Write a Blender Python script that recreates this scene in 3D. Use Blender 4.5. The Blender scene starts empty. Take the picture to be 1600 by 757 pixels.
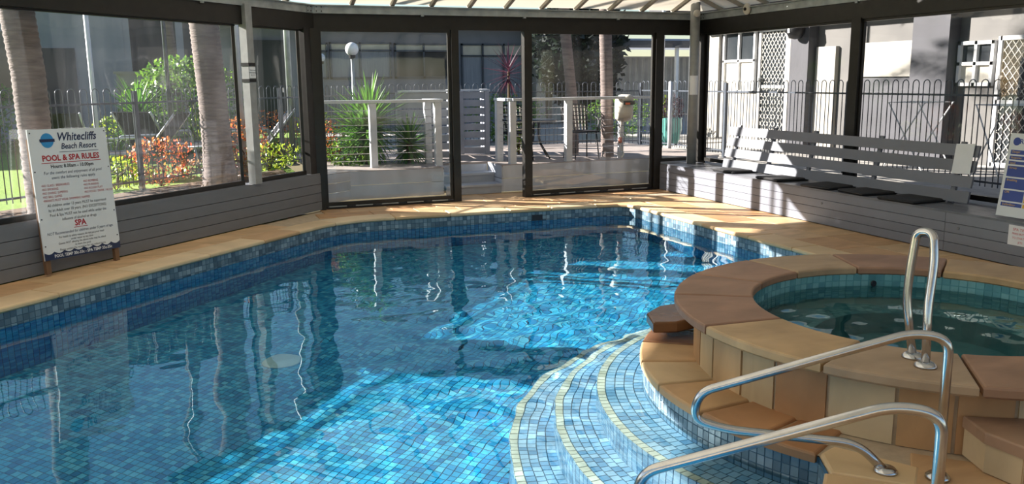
import bpy, math, random
from mathutils import Vector, Matrix, Quaternion
from mathutils.geometry import tessellate_polygon

random.seed(7)
PI = math.pi
scene = bpy.context.scene
COL = scene.collection

# ---------------------------------------------------------------- camera
PITCH = math.atan(253 / 1346.0); YAW = math.radians(21.0); ROLL = math.atan(.0098)
CAM = Vector((0, 0, 1.6))
FWD = Vector((math.sin(YAW) * math.cos(PITCH), math.cos(YAW) * math.cos(PITCH), -math.sin(PITCH)))
_r0 = Vector((math.cos(YAW), -math.sin(YAW), 0)); _u0 = _r0.cross(FWD)
RGT = _r0 * math.cos(ROLL) - _u0 * math.sin(ROLL)
UPV = _u0 * math.cos(ROLL) + _r0 * math.sin(ROLL)
cam_data = bpy.data.cameras.new('camera')
cam_data.sensor_fit = 'HORIZONTAL'; cam_data.sensor_width = 36.0; cam_data.lens = 1346.0 / 1600 * 36
cam_data.clip_start = .05; cam_data.clip_end = 500
cam = bpy.data.objects.new('camera', cam_data); COL.objects.link(cam)
_m = Matrix((RGT, UPV, -FWD)).transposed().to_4x4(); _m.translation = CAM
cam.matrix_world = _m
scene.camera = cam

# ---------------------------------------------------------------- sky, sun, exposure
SUN_EL = math.radians(22.0)
SUN_TRAVEL = Vector((math.cos(math.radians(-37)) * math.cos(SUN_EL), math.sin(math.radians(-37)) * math.cos(SUN_EL), -math.sin(SUN_EL)))
world = bpy.data.worlds.new('sky'); scene.world = world; world.use_nodes = True
_nt = world.node_tree
_sky = _nt.nodes.new('ShaderNodeTexSky'); _sky.sky_type = 'NISHITA'; _sky.sun_disc = False
_sky.sun_elevation = SUN_EL; _sky.sun_rotation = math.radians(-53); _sky.air_density = 1.0; _sky.dust_density = .25; _sky.ozone_density = 1.6
_nt.links.new(_sky.outputs[0], _nt.nodes['Background'].inputs[0])
_nt.nodes['Background'].inputs[1].default_value = .115
sun_data = bpy.data.lights.new('sun', 'SUN'); sun_data.energy = 15.5; sun_data.angle = .0095; sun_data.color = (1, .94, .86)
sun_data.cycles.is_caustics_light = True
sun = bpy.data.objects.new('sun', sun_data); COL.objects.link(sun)
sun.rotation_euler = SUN_TRAVEL.to_track_quat('-Z', 'Y').to_euler(); sun.location = (-30, 25, 20)
vs = scene.view_settings
vs.view_transform = 'Standard'; vs.look = 'None'; vs.gamma = 1; vs.use_curve_mapping = False
vs.exposure = 0.55
cy = scene.cycles
cy.use_denoising = True; cy.max_bounces = 10; cy.diffuse_bounces = 5; cy.glossy_bounces = 5
cy.transmission_bounces = 8; cy.transparent_max_bounces = 24; cy.sample_clamp_indirect = 4.0
cy.caustics_reflective = False; cy.caustics_refractive = True

# ---------------------------------------------------------------- materials
MATS = {}
def _nodes(name):
    m = bpy.data.materials.new(name); m.use_nodes = True
    MATS[name] = m
    return m, m.node_tree.nodes, m.node_tree.links
def _ramp(N, stops):
    r = N.new('ShaderNodeValToRGB'); e = r.color_ramp.elements
    while len(e) < len(stops): e.new(.5)
    for k, (p, c) in enumerate(stops): e[k].position = p; e[k].color = (*c, 1)
    return r
def _mapped(N, L, scale, coord='Object'):
    tc = N.new('ShaderNodeTexCoord'); mp = N.new('ShaderNodeMapping'); mp.inputs['Scale'].default_value = scale
    L.new(tc.outputs[coord], mp.inputs['Vector']); return mp.outputs[0]
def mat(name, c1, c2=None, scale=8, rough=.6, metal=0, bump=0, stretch=(1, 1, 1), spec=.5, bscale=None, coord='Object'):
    m, N, L = _nodes(name); b = N['Principled BSDF']
    b.inputs['Roughness'].default_value = rough; b.inputs['Metallic'].default_value = metal
    b.inputs['Specular IOR Level'].default_value = spec
    if c2 is None: c2 = tuple(x * .82 for x in c1)
    v = _mapped(N, L, stretch, coord)
    n = N.new('ShaderNodeTexNoise'); n.inputs['Scale'].default_value = scale; n.inputs['Detail'].default_value = 5
    L.new(v, n.inputs['Vector'])
    r = _ramp(N, [(.3, c2), (.7, c1)]); L.new(n.outputs[0], r.inputs[0]); L.new(r.outputs[0], b.inputs['Base Color'])
    if bump:
        bn = N.new('ShaderNodeBump'); bn.inputs['Strength'].default_value = bump; bn.inputs['Distance'].default_value = .02
        n2 = N.new('ShaderNodeTexNoise'); n2.inputs['Scale'].default_value = bscale or scale * 4; n2.inputs['Detail'].default_value = 4
        L.new(v, n2.inputs['Vector']); L.new(n2.outputs[0], bn.inputs['Height']); L.new(bn.outputs[0], b.inputs['Normal'])
    return m
def piece_mat(name, stops, rough=.6, grain=.25, scale=6, stretch=(1, 1, 1), bump=.15, island=False, spec=.4):
    """colour differs from piece to piece (object random, optional island random) with a grain on top"""
    m, N, L = _nodes(name); b = N['Principled BSDF']
    b.inputs['Roughness'].default_value = rough; b.inputs['Specular IOR Level'].default_value = spec
    oi = N.new('ShaderNodeObjectInfo'); val = oi.outputs['Random']
    if island:
        g = N.new('ShaderNodeNewGeometry'); a = N.new('ShaderNodeMath'); a.operation = 'ADD'
        L.new(oi.outputs['Random'], a.inputs[0]); L.new(g.outputs['Random Per Island'], a.inputs[1])
        f = N.new('ShaderNodeMath'); f.operation = 'FRACT'; L.new(a.outputs[0], f.inputs[0]); val = f.outputs[0]
    r = _ramp(N, stops); L.new(val, r.inputs[0])
    tc = N.new('ShaderNodeTexCoord'); mp = N.new('ShaderNodeMapping'); mp.inputs['Scale'].default_value = stretch
    L.new(tc.outputs['Object'], mp.inputs['Vector'])
    ml = N.new('ShaderNodeMath'); ml.operation = 'MULTIPLY'; ml.inputs[1].default_value = 37.0; L.new(oi.outputs['Random'], ml.inputs[0])
    cb = N.new('ShaderNodeCombineXYZ'); L.new(ml.outputs[0], cb.inputs[0]); L.new(ml.outputs[0], cb.inputs[2]); L.new(cb.outputs[0], mp.inputs['Location'])
    n = N.new('ShaderNodeTexNoise'); n.inputs['Scale'].default_value = scale; n.inputs['Detail'].default_value = 6; n.inputs['Distortion'].default_value = .6
    L.new(mp.outputs[0], n.inputs['Vector'])
    rg = _ramp(N, [(.25, (1 - grain,) * 3), (.75, (1 + grain * .5,) * 3)]); L.new(n.outputs[0], rg.inputs[0])
    mx = N.new('ShaderNodeMix'); mx.data_type = 'RGBA'; mx.blend_type = 'MULTIPLY'; mx.inputs[0].default_value = 1
    L.new(r.outputs[0], mx.inputs[6]); L.new(rg.outputs[0], mx.inputs[7]); L.new(mx.outputs[2], b.inputs['Base Color'])
    if bump:
        bn = N.new('ShaderNodeBump'); bn.inputs['Strength'].default_value = bump; bn.inputs['Distance'].default_value = .01
        n2 = N.new('ShaderNodeTexNoise'); n2.inputs['Scale'].default_value = scale * 5; L.new(mp.outputs[0], n2.inputs['Vector'])
        L.new(n2.outputs[0], bn.inputs['Height']); L.new(bn.outputs[0], b.inputs['Normal'])
    return m
def tile_mat(name, stops, rough=.22):
    return piece_mat(name, stops, rough=rough, grain=.12, scale=14, bump=0, island=True, spec=.5)
def water_mat(name, tint):
    m, N, L = _nodes(name); N.clear()
    g = N.new('ShaderNodeBsdfGlass'); g.inputs['IOR'].default_value = 1.33; g.inputs['Roughness'].default_value = 0; g.inputs['Color'].default_value = (*tint, 1)
    o = N.new('ShaderNodeOutputMaterial'); L.new(g.outputs[0], o.inputs[0]); return m
def pane_mat(name, haze, tint=(1, 1, 1), wobble=.12):
    """clear sheet: see-through, mirror-like at low angles, with a little dusty haze on it"""
    m, N, L = _nodes(name); N.clear()
    t = N.new('ShaderNodeBsdfTransparent'); t.inputs[0].default_value = (*tint, 1)
    g = N.new('ShaderNodeBsdfGlossy'); g.inputs['Roughness'].default_value = .03
    d = N.new('ShaderNodeBsdfDiffuse'); d.inputs[0].default_value = (.75, .78, .85, 1)
    tr = N.new('ShaderNodeBsdfTranslucent'); tr.inputs[0].default_value = (.75, .78, .85, 1)
    hz = N.new('ShaderNodeMixShader'); L.new(d.outputs[0], hz.inputs[1]); L.new(tr.outputs[0], hz.inputs[2])
    v = _mapped(N, L, (1.2, 1.2, .35)); n = N.new('ShaderNodeTexNoise'); n.inputs['Scale'].default_value = 3; n.inputs['Detail'].default_value = 4; L.new(v, n.inputs['Vector'])
    mr = N.new('ShaderNodeMapRange'); mr.inputs[1].default_value = .35; mr.inputs[2].default_value = .75; mr.inputs[3].default_value = haze * .4; mr.inputs[4].default_value = haze * 1.8
    L.new(n.outputs[0], mr.inputs[0])
    a = N.new('ShaderNodeMixShader'); L.new(mr.outputs[0], a.inputs[0]); L.new(t.outputs[0], a.inputs[1]); L.new(hz.outputs[0], a.inputs[2])
    lw = N.new('ShaderNodeLayerWeight'); lw.inputs[0].default_value = .5
    pw = N.new('ShaderNodeMath'); pw.operation = 'POWER'; pw.inputs[1].default_value = 4.5; L.new(lw.outputs['Facing'], pw.inputs[0])
    fr = N.new('ShaderNodeMath'); fr.operation = 'MULTIPLY_ADD'; fr.inputs[1].default_value = .9; fr.inputs[2].default_value = .03; L.new(pw.outputs[0], fr.inputs[0])
    bn = N.new('ShaderNodeBump'); bn.inputs['Strength'].default_value = wobble; bn.inputs['Distance'].default_value = .02
    n2 = N.new('ShaderNodeTexNoise'); n2.inputs['Scale'].default_value = 2.2; L.new(v, n2.inputs['Vector']); L.new(n2.outputs[0], bn.inputs['Height']); L.new(bn.outputs[0], g.inputs['Normal'])
    x = N.new('ShaderNodeMixShader'); L.new(fr.outputs[0], x.inputs[0]); L.new(a.outputs[0], x.inputs[1]); L.new(g.outputs[0], x.inputs[2])
    o = N.new('ShaderNodeOutputMaterial'); L.new(x.outputs[0], o.inputs[0]); return m
def sheer_mat(name, col, trans):
    m, N, L = _nodes(name); N.clear()
    d = N.new('ShaderNodeBsdfDiffuse'); d.inputs[0].default_value = (*col, 1)
    t = N.new('ShaderNodeBsdfTranslucent'); t.inputs[0].default_value = (*col, 1)
    x = N.new('ShaderNodeMixShader'); x.inputs[0].default_value = trans
    L.new(d.outputs[0], x.inputs[1]); L.new(t.outputs[0], x.inputs[2])
    o = N.new('ShaderNodeOutputMaterial'); L.new(x.outputs[0], o.inputs[0]); return m
def leaf_mat(name, c1, c2):
    m, N, L = _nodes(name); N.clear()
    oi = N.new('ShaderNodeObjectInfo'); g = N.new('ShaderNodeNewGeometry')
    a = N.new('ShaderNodeMath'); a.operation = 'ADD'; L.new(oi.outputs['Random'], a.inputs[0]); L.new(g.outputs['Random Per Island'], a.inputs[1])
    f = N.new('ShaderNodeMath'); f.operation = 'FRACT'; L.new(a.outputs[0], f.inputs[0])
    r = _ramp(N, [(0, c1), (1, c2)]); L.new(f.outputs[0], r.inputs[0])
    d = N.new('ShaderNodeBsdfDiffuse'); t = N.new('ShaderNodeBsdfTranslucent'); gl = N.new('ShaderNodeBsdfGlossy'); gl.inputs['Roughness'].default_value = .4
    L.new(r.outputs[0], d.inputs[0]); L.new(r.outputs[0], t.inputs[0])
    x = N.new('ShaderNodeMixShader'); x.inputs[0].default_value = .4; L.new(d.outputs[0], x.inputs[1]); L.new(t.outputs[0], x.inputs[2])
    y = N.new('ShaderNodeMixShader'); y.inputs[0].default_value = .06; L.new(x.outputs[0], y.inputs[1]); L.new(gl.outputs[0], y.inputs[2])
    o = N.new('ShaderNodeOutputMaterial'); L.new(y.outputs[0], o.inputs[0]); return m

SAND = [(0, (.46, .24, .11)), (.3, (.55, .32, .16)), (.6, (.62, .40, .22)), (1, (.68, .47, .27))]
piece_mat('sandstone', SAND, rough=.55, grain=.3, scale=2.6, stretch=(1, 2.2, 1), bump=.12)
piece_mat('coping', [(0, (.56, .35, .18)), (.5, (.68, .49, .28)), (1, (.74, .57, .36))], rough=.55, grain=.22, scale=2.4, bump=.12)
piece_mat('spa_coping', [(0, (.25, .125, .085)), (.35, (.36, .21, .135)), (.6, (.41, .29, .19)), (1, (.5, .33, .17))], rough=.5, grain=.3, scale=3, stretch=(1, 1.6, 1), bump=.12)
piece_mat('spa_stone', [(0, (.42, .2, .09)), (.3, (.52, .31, .15)), (.65, (.58, .42, .24)), (1, (.64, .51, .33))], rough=.55, grain=.3, scale=3, stretch=(1, 1, .5), bump=.12)
mat('wet_stone', (.22, .105, .05), (.13, .06, .03), 5, .25, bump=.1)
mat('mortar', (.56, .45, .32), (.44, .35, .25), 20, .9)
mat('grout', (.05, .13, .2), (.04, .1, .16), 10, .7)
tile_mat('pool_tile', [(0, (.01, .22, .48)), (.25, (.022, .33, .62)), (.7, (.05, .47, .75)), (1, (.14, .61, .83))])
tile_mat('wall_tile', [(0, (.008, .17, .44)), (.5, (.02, .28, .56)), (1, (.07, .42, .66))])
tile_mat('band_tile', [(0, (.08, .13, .18)), (.5, (.16, .24, .30)), (1, (.32, .42, .49))])
tile_mat('step_tile', [(0, (.13, .30, .50)), (.35, (.26, .46, .66)), (1, (.45, .62, .78))])
tile_mat('edge_tile', [(0, (.62, .58, .46)), (1, (.8, .77, .66))])
tile_mat('spa_tile', [(0, (.08, .24, .29)), (.5, (.14, .36, .41)), (1, (.22, .46, .5))])
water_mat('water', (.82, .965, 1.0)); water_mat('spa_water', (.78, .95, .95))
piece_mat('grey_board', [(0, (.145, .152, .17)), (1, (.17, .178, .2))], rough=.5, grain=.1, scale=3, stretch=(1, 1, 4), bump=.05)
piece_mat('bench_board', [(0, (.165, .175, .21)), (1, (.195, .205, .245))], rough=.45, grain=.08, scale=3, bump=.04)
mat('seat_board', (.15, .155, .18), (.11, .115, .13), 6, .35)
mat('dark_frame', (.022, .02, .018), (.014, .013, .012), 10, .38, metal=.3)
mat('steel', (.62, .62, .63), (.5, .5, .51), 12, .2, metal=1, bump=.02)
mat('galvanised', (.42, .45, .46), (.26, .29, .30), 7, .45, metal=.55)
mat('column_paint', (.33, .34, .34), (.24, .25, .25), 9, .5)
pane_mat('pane', .0045); pane_mat('pane_side', .009, wobble=.3)
sheer_mat('roof_sheet', (.9, .82, .68), .26)
mat('rafter', (.42, .38, .33), (.3, .27, .23), 6, .6)
mat('sign_white', (.74, .77, .80), (.68, .71, .74), 4, .4)
mat('ink_navy', (.012, .025, .085), None, 4, .4); mat('ink_red', (.45, .02, .03), None, 4, .4); mat('ink_black', (.02, .02, .03), None, 4, .4)
mat('ink_white', (.8, .82, .85), None, 4, .4); mat('ink_blue', (.03, .28, .62), None, 4, .4); mat('sign_yellow', (.8, .5, .04), None, 4, .4); mat('sign_blue', (.015, .05, .3), None, 4, .4)
mat('ink_pink', (.62, .12, .14), None, 4, .5)
mat('paper', (.82, .84, .88), (.76, .78, .82), 5, .7)
mat('timber', (.2, .11, .06), (.12, .07, .04), 9, .7, stretch=(1, 1, .2))
mat('cushion', (.025, .024, .026), (.015, .015, .016), 30, .8, bump=.2)
mat('deck_timber', (.42, .36, .33), (.26, .22, .2), 5, .7, stretch=(.5, 6, 1))
piece_mat('fascia', [(0, (.46, .49, .56)), (1, (.56, .59, .66))], rough=.6, grain=.25, scale=2.5, stretch=(1, 1, .4), bump=.1)
mat('rail_paint', (.66, .68, .72), (.54, .56, .6), 6, .5)
mat('screen_paint', (.40, .42, .48), (.32, .34, .39), 6, .5)
mat('black_metal', (.015, .015, .017), None, 9, .4, metal=.4)
mat('fence_metal', (.075, .09, .115), (.05, .06, .08), 8, .4, metal=.4)
mat('lawn', (.23, .36, .04), (.12, .22, .02), 30, .9, bump=.5, bscale=120)
mat('concrete', (.5, .47, .43), (.36, .34, .31), 6, .85, bump=.05)
mat('soil', (.16, .1, .06), (.08, .05, .03), 12, .95, bump=.3)
mat('palm_bark', (.21, .165, .15), (.11, .085, .08), 5, .9, bump=.5, stretch=(1, 1, 7), bscale=9)
leaf_mat('yucca_leaf', (.025, .11, .015), (.15, .33, .05)); leaf_mat('bush_leaf', (.04, .13, .015), (.2, .34, .04)); leaf_mat('lime_leaf', (.22, .36, .02), (.5, .58, .05))
leaf_mat('orange_leaf', (.42, .05, .025), (.6, .27, .05)); leaf_mat('purple_leaf', (.03, .012, .025), (.10, .03, .05)); leaf_mat('dry_leaf', (.25, .17, .08), (.42, .3, .15)); leaf_mat('palm_leaf', (.03, .1, .015), (.1, .2, .03)); leaf_mat('shaded_leaf', (.006, .012, .01), (.02, .035, .02))  # last leaf is near black: shade put into its colour
mat('stem', (.13, .09, .05), None, 12, .9)
mat('render_wall', (.27, .28, .33), (.23, .24, .29), 2, .8); mat('grey_wall', (.22, .23, .28), (.18, .19, .23), 2, .8)
mat('cream_wall', (.36, .34, .30), (.3, .28, .25), 2, .8); mat('white_trim', (.72, .72, .72), None, 4, .5)
mat('dark_wall', (.06, .06, .07), (.045, .045, .052), 2, .8); mat('dark_glass', (.02, .025, .03), (.05, .055, .06), 1.3, .06)
mat('blind', (.62, .58, .5), (.5, .47, .41), 4, .8); mat('curtain', (.3, .32, .36), (.2, .21, .24), 14, .8, stretch=(6, 1, .1))
mat('blue_roof', (.3, .38, .55), (.24, .31, .46), 5, .5); mat('corrugated', (.45, .43, .42), (.34, .33, .32), 3, .5, metal=.2)
mat('globe', (.85, .85, .86), None, 4, .25); mat('turquoise', (.16, .46, .40), (.11, .36, .32), 5, .25)
mat('reel_plastic', (.68, .64, .58), (.6, .56, .5), 5, .45); mat('reel_orange', (.75, .16, .05), None, 5, .45); mat('sling', (.03, .03, .036), (.02, .02, .024), 20, .9, spec=.1)
mat('lounger_frame', (.42, .44, .47), None, 8, .4, metal=.5); mat('drain_plastic', (.55, .72, .72), None, 8, .4)

# ---------------------------------------------------------------- mesh helpers
class MB:
    def __init__(s): s.v = []; s.f = []
    def quad(s, a, b, c, d):
        k = len(s.v); s.v += [tuple(a), tuple(b), tuple(c), tuple(d)]; s.f.append((k, k + 1, k + 2, k + 3)); return s
    def poly(s, pts):
        k = len(s.v); s.v += [tuple(p) for p in pts]; s.f.append(tuple(range(k, k + len(pts)))); return s
    def box(s, c, size, rz=0.0, M=None):
        hx, hy, hz = size[0] / 2, size[1] / 2, size[2] / 2; k = len(s.v); ca, sa = math.cos(rz), math.sin(rz)
        for z in (-hz, hz):
            for x, y in ((-hx, -hy), (hx, -hy), (hx, hy), (-hx, hy)):
                p = Vector((x * ca - y * sa, x * sa + y * ca, z)) + Vector(c)
                s.v.append(tuple(M @ p) if M else tuple(p))
        for f in ((3, 2, 1, 0), (4, 5, 6, 7), (0, 1, 5, 4), (1, 2, 6, 5), (2, 3, 7, 6), (3, 0, 4, 7)): s.f.append(tuple(k + i for i in f))
        return s
    def beam(s, a, b, w, h):
        """box from a to b (axis), w across horizontally, h vertically"""
        a = Vector(a); b = Vector(b); d = (b - a).normalized()
        side = d.cross(Vector((0, 0, 1)))
        if side.length < 1e-4: side = Vector((1, 0, 0))
        side.normalize(); up = side.cross(d).normalized(); k = len(s.v)
        for p in (a, b):
            for i, j in ((-1, -1), (1, -1), (1, 1), (-1, 1)): s.v.append(tuple(p + side * (i * w / 2) + up * (j * h / 2)))
        for f in ((3, 2, 1, 0), (4, 5, 6, 7), (0, 1, 5, 4), (1, 2, 6, 5), (2, 3, 7, 6), (3, 0, 4, 7)): s.f.append(tuple(k + i for i in f))
        return s
    def prism(s, poly, z0, z1, b=0.0, b0=0.0):
        """polygon (convex, CCW) slab with softened top (b) and bottom (b0) edges"""
        n = len(poly)
        def inset(d):
            out = []
            for i in range(n):
                p0, p1, p2 = Vector(poly[i - 1]), Vector(poly[i]), Vector(poly[(i + 1) % n])
                e1 = (p1 - p0).normalized(); e2 = (p2 - p1).normalized()
                n1 = Vector((-e1.y, e1.x)); n2 = Vector((-e2.y, e2.x)); bi = n1 + n2
                bi = bi / max(.35, (1 + n1.dot(n2))); out.append(p1 + bi * d)
            return out
        rings = []
        if b0: rings += [(inset(b0), z0), (poly, z0 + b0)]
        else: rings.append((poly, z0))
        if b: rings += [(poly, z1 - b), (inset(b * .35), z1 - b * .3), (inset(b), z1)]
        else: rings.append((poly, z1))
        k = len(s.v)
        for pl, z in rings: s.v += [(p[0], p[1], z) for p in pl]
        for r in range(len(rings) - 1):
            for i in range(n):
                j = (i + 1) % n; s.f.append((k + r * n + i, k + r * n + j, k + (r + 1) * n + j, k + (r + 1) * n + i))
        s.f.append(tuple(k + (len(rings) - 1) * n + i for i in range(n))); s.f.append(tuple(k + n - 1 - i for i in range(n)))
        return s
    def tube(s, pts, r, n=8, caps=True):
        pts = [Vector(p) for p in pts]; m = len(pts); rs = r if isinstance(r, (list, tuple)) else [r] * m
        k = len(s.v); t0 = (pts[1] - pts[0]).normalized()
        nv = t0.orthogonal().normalized()
        for i, p in enumerate(pts):
            t = (pts[min(i + 1, m - 1)] - pts[max(i - 1, 0)]).normalized()
            nv = (nv - t * nv.dot(t)).normalized(); bv = t.cross(nv)
            for q in range(n):
                a = 2 * PI * q / n; s.v.append(tuple(p + (nv * math.cos(a) + bv * math.sin(a)) * rs[i]))
        for i in range(m - 1):
            for q in range(n):
                s.f.append((k + i * n + q, k + i * n + (q + 1) % n, k + (i + 1) * n + (q + 1) % n, k + (i + 1) * n + q))
        if caps: s.f.append(tuple(k + q for q in reversed(range(n)))); s.f.append(tuple(k + (m - 1) * n + q for q in range(n)))
        return s
    def lathe(s, prof, c=(0, 0, 0), n=20, M=None):
        k = len(s.v); m = len(prof)
        for r, z in prof:
            for q in range(n):
                a = 2 * PI * q / n; p = Vector((c[0] + r * math.cos(a), c[1] + r * math.sin(a), c[2] + z)); s.v.append(tuple(M @ p) if M else tuple(p))
        for i in range(m - 1):
            for q in range(n): s.f.append((k + i * n + q, k + i * n + (q + 1) % n, k + (i + 1) * n + (q + 1) % n, k + (i + 1) * n + q))
        s.f.append(tuple(k + q for q in reversed(range(n)))); s.f.append(tuple(k + (m - 1) * n + q for q in range(n)))
        return s
    def data(s, name, m, smooth=False):
        me = bpy.data.meshes.new(name); me.from_pydata(s.v, [], s.f); me.materials.append(MATS[m])
        if smooth: me.polygons.foreach_set('use_smooth', [True] * len(me.polygons))
        me.update(); return me
    def build(s, name, m, parent=None, smooth=False, caustic=False):
        return link(name, s.data(name, m, smooth), parent, caustic)
def link(name, me, parent=None, caustic=False, M=None):
    o = bpy.data.objects.new(name, me); COL.objects.link(o)
    if parent is not None:
        o.parent = parent
        if parent.get('_off'): o.matrix_parent_inverse = Matrix.Translation(-parent.location)
    if M is not None: o.matrix_local = M
    if caustic: o.cycles.is_caustics_receiver = True
    return o
def tag(o, label, cat, group=None, kind=None):
    o['label'] = label; o['category'] = cat
    if group: o['group'] = group
    if kind: o['kind'] = kind
    return o
def thing(name, label, cat, loc=(0, 0, 0), group=None, local=False):
    """Empty at the thing's base; parts are given in scene coordinates unless local"""
    o = bpy.data.objects.new(name, None); COL.objects.link(o); o.empty_display_size = .1; o.location = loc
    if not local: o['_off'] = True
    return tag(o, label, cat, group)
def struct(name, loc=(0, 0, 0)):
    o = bpy.data.objects.new(name, None); COL.objects.link(o); o.location = loc; o['_off'] = True; o['kind'] = 'structure'; return o
def dup(root, loc, rz, label=None):
    r = root.copy(); COL.objects.link(r); r.location = loc; r.rotation_euler = (0, 0, rz)
    if label: r['label'] = label
    for ch in list(root.children):
        c = ch.copy(); COL.objects.link(c); c.parent = r
        for g in ch.children:
            d = g.copy(); COL.objects.link(d); d.parent = c
    return r
def arcpts(c, r, a0, a1, n): return [(c[0] + r * math.cos(math.radians(a0 + (a1 - a0) * i / n)), c[1] + r * math.sin(math.radians(a0 + (a1 - a0) * i / n))) for i in range(n + 1)]
def fillet(pts, rad, seg=6):
    """round the bends of a 3-D path"""
    pts = [Vector(p) for p in pts]; out = [pts[0]]
    for i in range(1, len(pts) - 1):
        a, b, c = pts[i - 1], pts[i], pts[i + 1]; u = (a - b); w = (c - b)
        r = min(rad, u.length * .48, w.length * .48); p = b + u.normalized() * r; q = b + w.normalized() * r
        for k in range(seg + 1):
            t = k / seg; out.append(p * (1 - t) ** 2 + b * 2 * t * (1 - t) + q * t * t)
    return out + [pts[-1]]
def text_mesh(body, size, m, parent, M, name='lettering', shear=0, align='CENTER', width=1.0, bold=0.0):
    cu = bpy.data.curves.new(name, 'FONT'); cu.body = body; cu.size = size; cu.align_x = align; cu.align_y = 'CENTER'; cu.shear = shear; cu.resolution_u = 2; cu.offset = bold
    t = bpy.data.objects.new(name, cu); me = bpy.data.meshes.new_from_object(t)
    bpy.data.objects.remove(t); me.materials.clear(); me.materials.append(MATS[m])
    for v in me.vertices: v.co.x *= width
    me.transform(M); o = link(name, me, parent); return o

# ---------------------------------------------------------------- plan of the pool
S = (3.86, 3.55)                      # centre of the round spa
R_SPA, R_LEDGE = 1.28, 1.57
TREADS = [(1.57, 1.845, -.25), (1.845, 2.09, -.58), (2.09, 2.36, -.93)]
ST0, ST1 = 97.0, 216.0
WATER, FLOORZ = -.155, -1.355
outline = [(-3.0, 1.4), (1.18, 1.4), (2.40, 2.62)]
outline += arcpts(S, R_LEDGE, 209, 129, 26)
outline += arcpts(S, R_SPA, 126, 36, 24)
outline += [(5.12, 4.62), (5.33, 4.95), (5.42, 5.3), (5.42, 9.70)]
outline += [(5.40, 9.80), (5.34, 9.88), (5.24, 9.93)]
outline += [(4.1, 9.99), (2.25, 10.06), (1.95, 10.05), (1.70, 9.98), (1.46, 9.82), (1.25, 9.62), (-3.0, 5.37)]
def inside(x, y, poly=outline):
    c = False; n = len(poly); j = n - 1
    for i in range(n):
        xi, yi = poly[i]; xj, yj = poly[j]
        if (yi > y) != (yj > y) and x < (xj - xi) * (y - yi) / (yj - yi) + xi: c = not c
        j = i
    return c

# ---------------------------------------------------------------- floor: mortar bed and sandstone paving
room = [(-3.6, -1.5), (7.2, -1.5), (7.2, 11.7), (1.7, 11.7), (1.62, 11.02), (-3.6, 5.78)]
def with_holes(outer, holes, z, m, name, parent=None, caustic=False):
    loops = [[Vector((x, y, z)) for x, y in outer]] + [[Vector((x, y, z)) for x, y in h] for h in holes]
    tri = tessellate_polygon(loops); v = [p for l in loops for p in l]
    mb = MB(); mb.v = [tuple(p) for p in v]; mb.f = []
    for t in tri:
        a, b, c = (v[i] for i in t); mb.f.append(tuple(t) if (b - a).cross(c - a).z > 0 else tuple(reversed(t)))
    return mb.build(name, m, parent, caustic=caustic)
def offset_out(poly, d):
    n = len(poly); out = []
    for i in range(n):
        p0, p1, p2 = Vector(poly[i - 1]), Vector(poly[i]), Vector(poly[(i + 1) % n])
        e1 = (p1 - p0).normalized(); e2 = (p2 - p1).normalized(); n1 = Vector((e1.y, -e1.x)); n2 = Vector((e2.y, -e2.x))
        out.append(tuple(p1 + (n1 + n2) / max(.4, 1 + n1.dot(n2)) * d))
    return out
floor = with_holes(room, [list(reversed(outline)), list(reversed(arcpts(S, 1.05, 0, 350, 35)))], -.014, 'mortar', 'floor')
floor['kind'] = 'structure'
def stone(poly, z1=-.004, m='sandstone', parent=floor, name='paving_stone', th=.04, b=.006):
    g = .0025
    a = sum(poly[i][0] * poly[(i + 1) % len(poly)][1] - poly[(i + 1) % len(poly)][0] * poly[i][1] for i in range(len(poly)))
    if a < 0: poly = list(reversed(poly))
    cx = sum(p[0] for p in poly) / len(poly); cyy = sum(p[1] for p in poly) / len(poly)
    out = []
    for p in poly:
        d = Vector((cx - p[0], cyy - p[1])); l = d.length; d = d / l * min(g * 1.4, l * .2); out.append((p[0] + d.x - cx, p[1] + d.y - cyy))
    me = MB().prism(out, z1 - th, z1, b, b if name == 'coping_stone' else 0).data(name, m)
    o = link(name, me, None); o.location = (cx, cyy, 0); o.parent = parent
    if parent.get('_off'): o.matrix_parent_inverse = Matrix.Translation(-parent.location)
    return o
def strip(p0, p1, w_in, w_out, lo, hi, **k):
    """stones in a row along p0->p1, between offsets w_in and w_out to the right of the line"""
    a = Vector(p0); b = Vector(p1); L = (b - a).length; u = (b - a) / L; r = Vector((u.y, -u.x)); t = 0
    while t < L - .02:
        l = random.uniform(lo, hi)
        if t + l > L - lo * .6: l = L - t
        q = [a + u * t + r * w_in, a + u * (t + l) + r * w_in, a + u * (t + l) + r * w_out, a + u * t + r * w_out]
        stone([tuple(x) for x in q], **k); t += l
# left strip against the siding, back strip, right strip, spa surround
strip((1.30, 9.67), (-3.1, 5.27), .30, .69, .5, .8)
strip((5.7, 10.06), (1.5, 10.06), .28, .62, .5, .8)
strip((7.2, 10.06), (1.62, 10.06), .62, 1.0, .5, .8); strip((7.2, 10.06), (1.8, 10.06), 1.0, 1.6, .5, .8)
for w0, w1 in ((.30, .72), (.72, 1.16)): strip((5.42, 5.2), (5.42, 10.4), w0, w1, .45, .75)
for w0, w1 in ((.0, .42), (.42, .85), (.85, 1.24)): strip((5.32, -1.4), (5.32, 5.2), w0, w1, .5, .8)
stone([(4.95, 4.35), (5.32, 4.2), (5.32, 4.95), (5.16, 4.66)]); stone([(4.93, 3.6), (5.32, 3.6), (5.32, 4.2), (4.95, 4.33), (4.86, 4.25)])
u45 = Vector((-.7071, -.7071)); v45 = Vector((.7071, -.7071)); o45 = Vector((2.42, 2.64))
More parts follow.
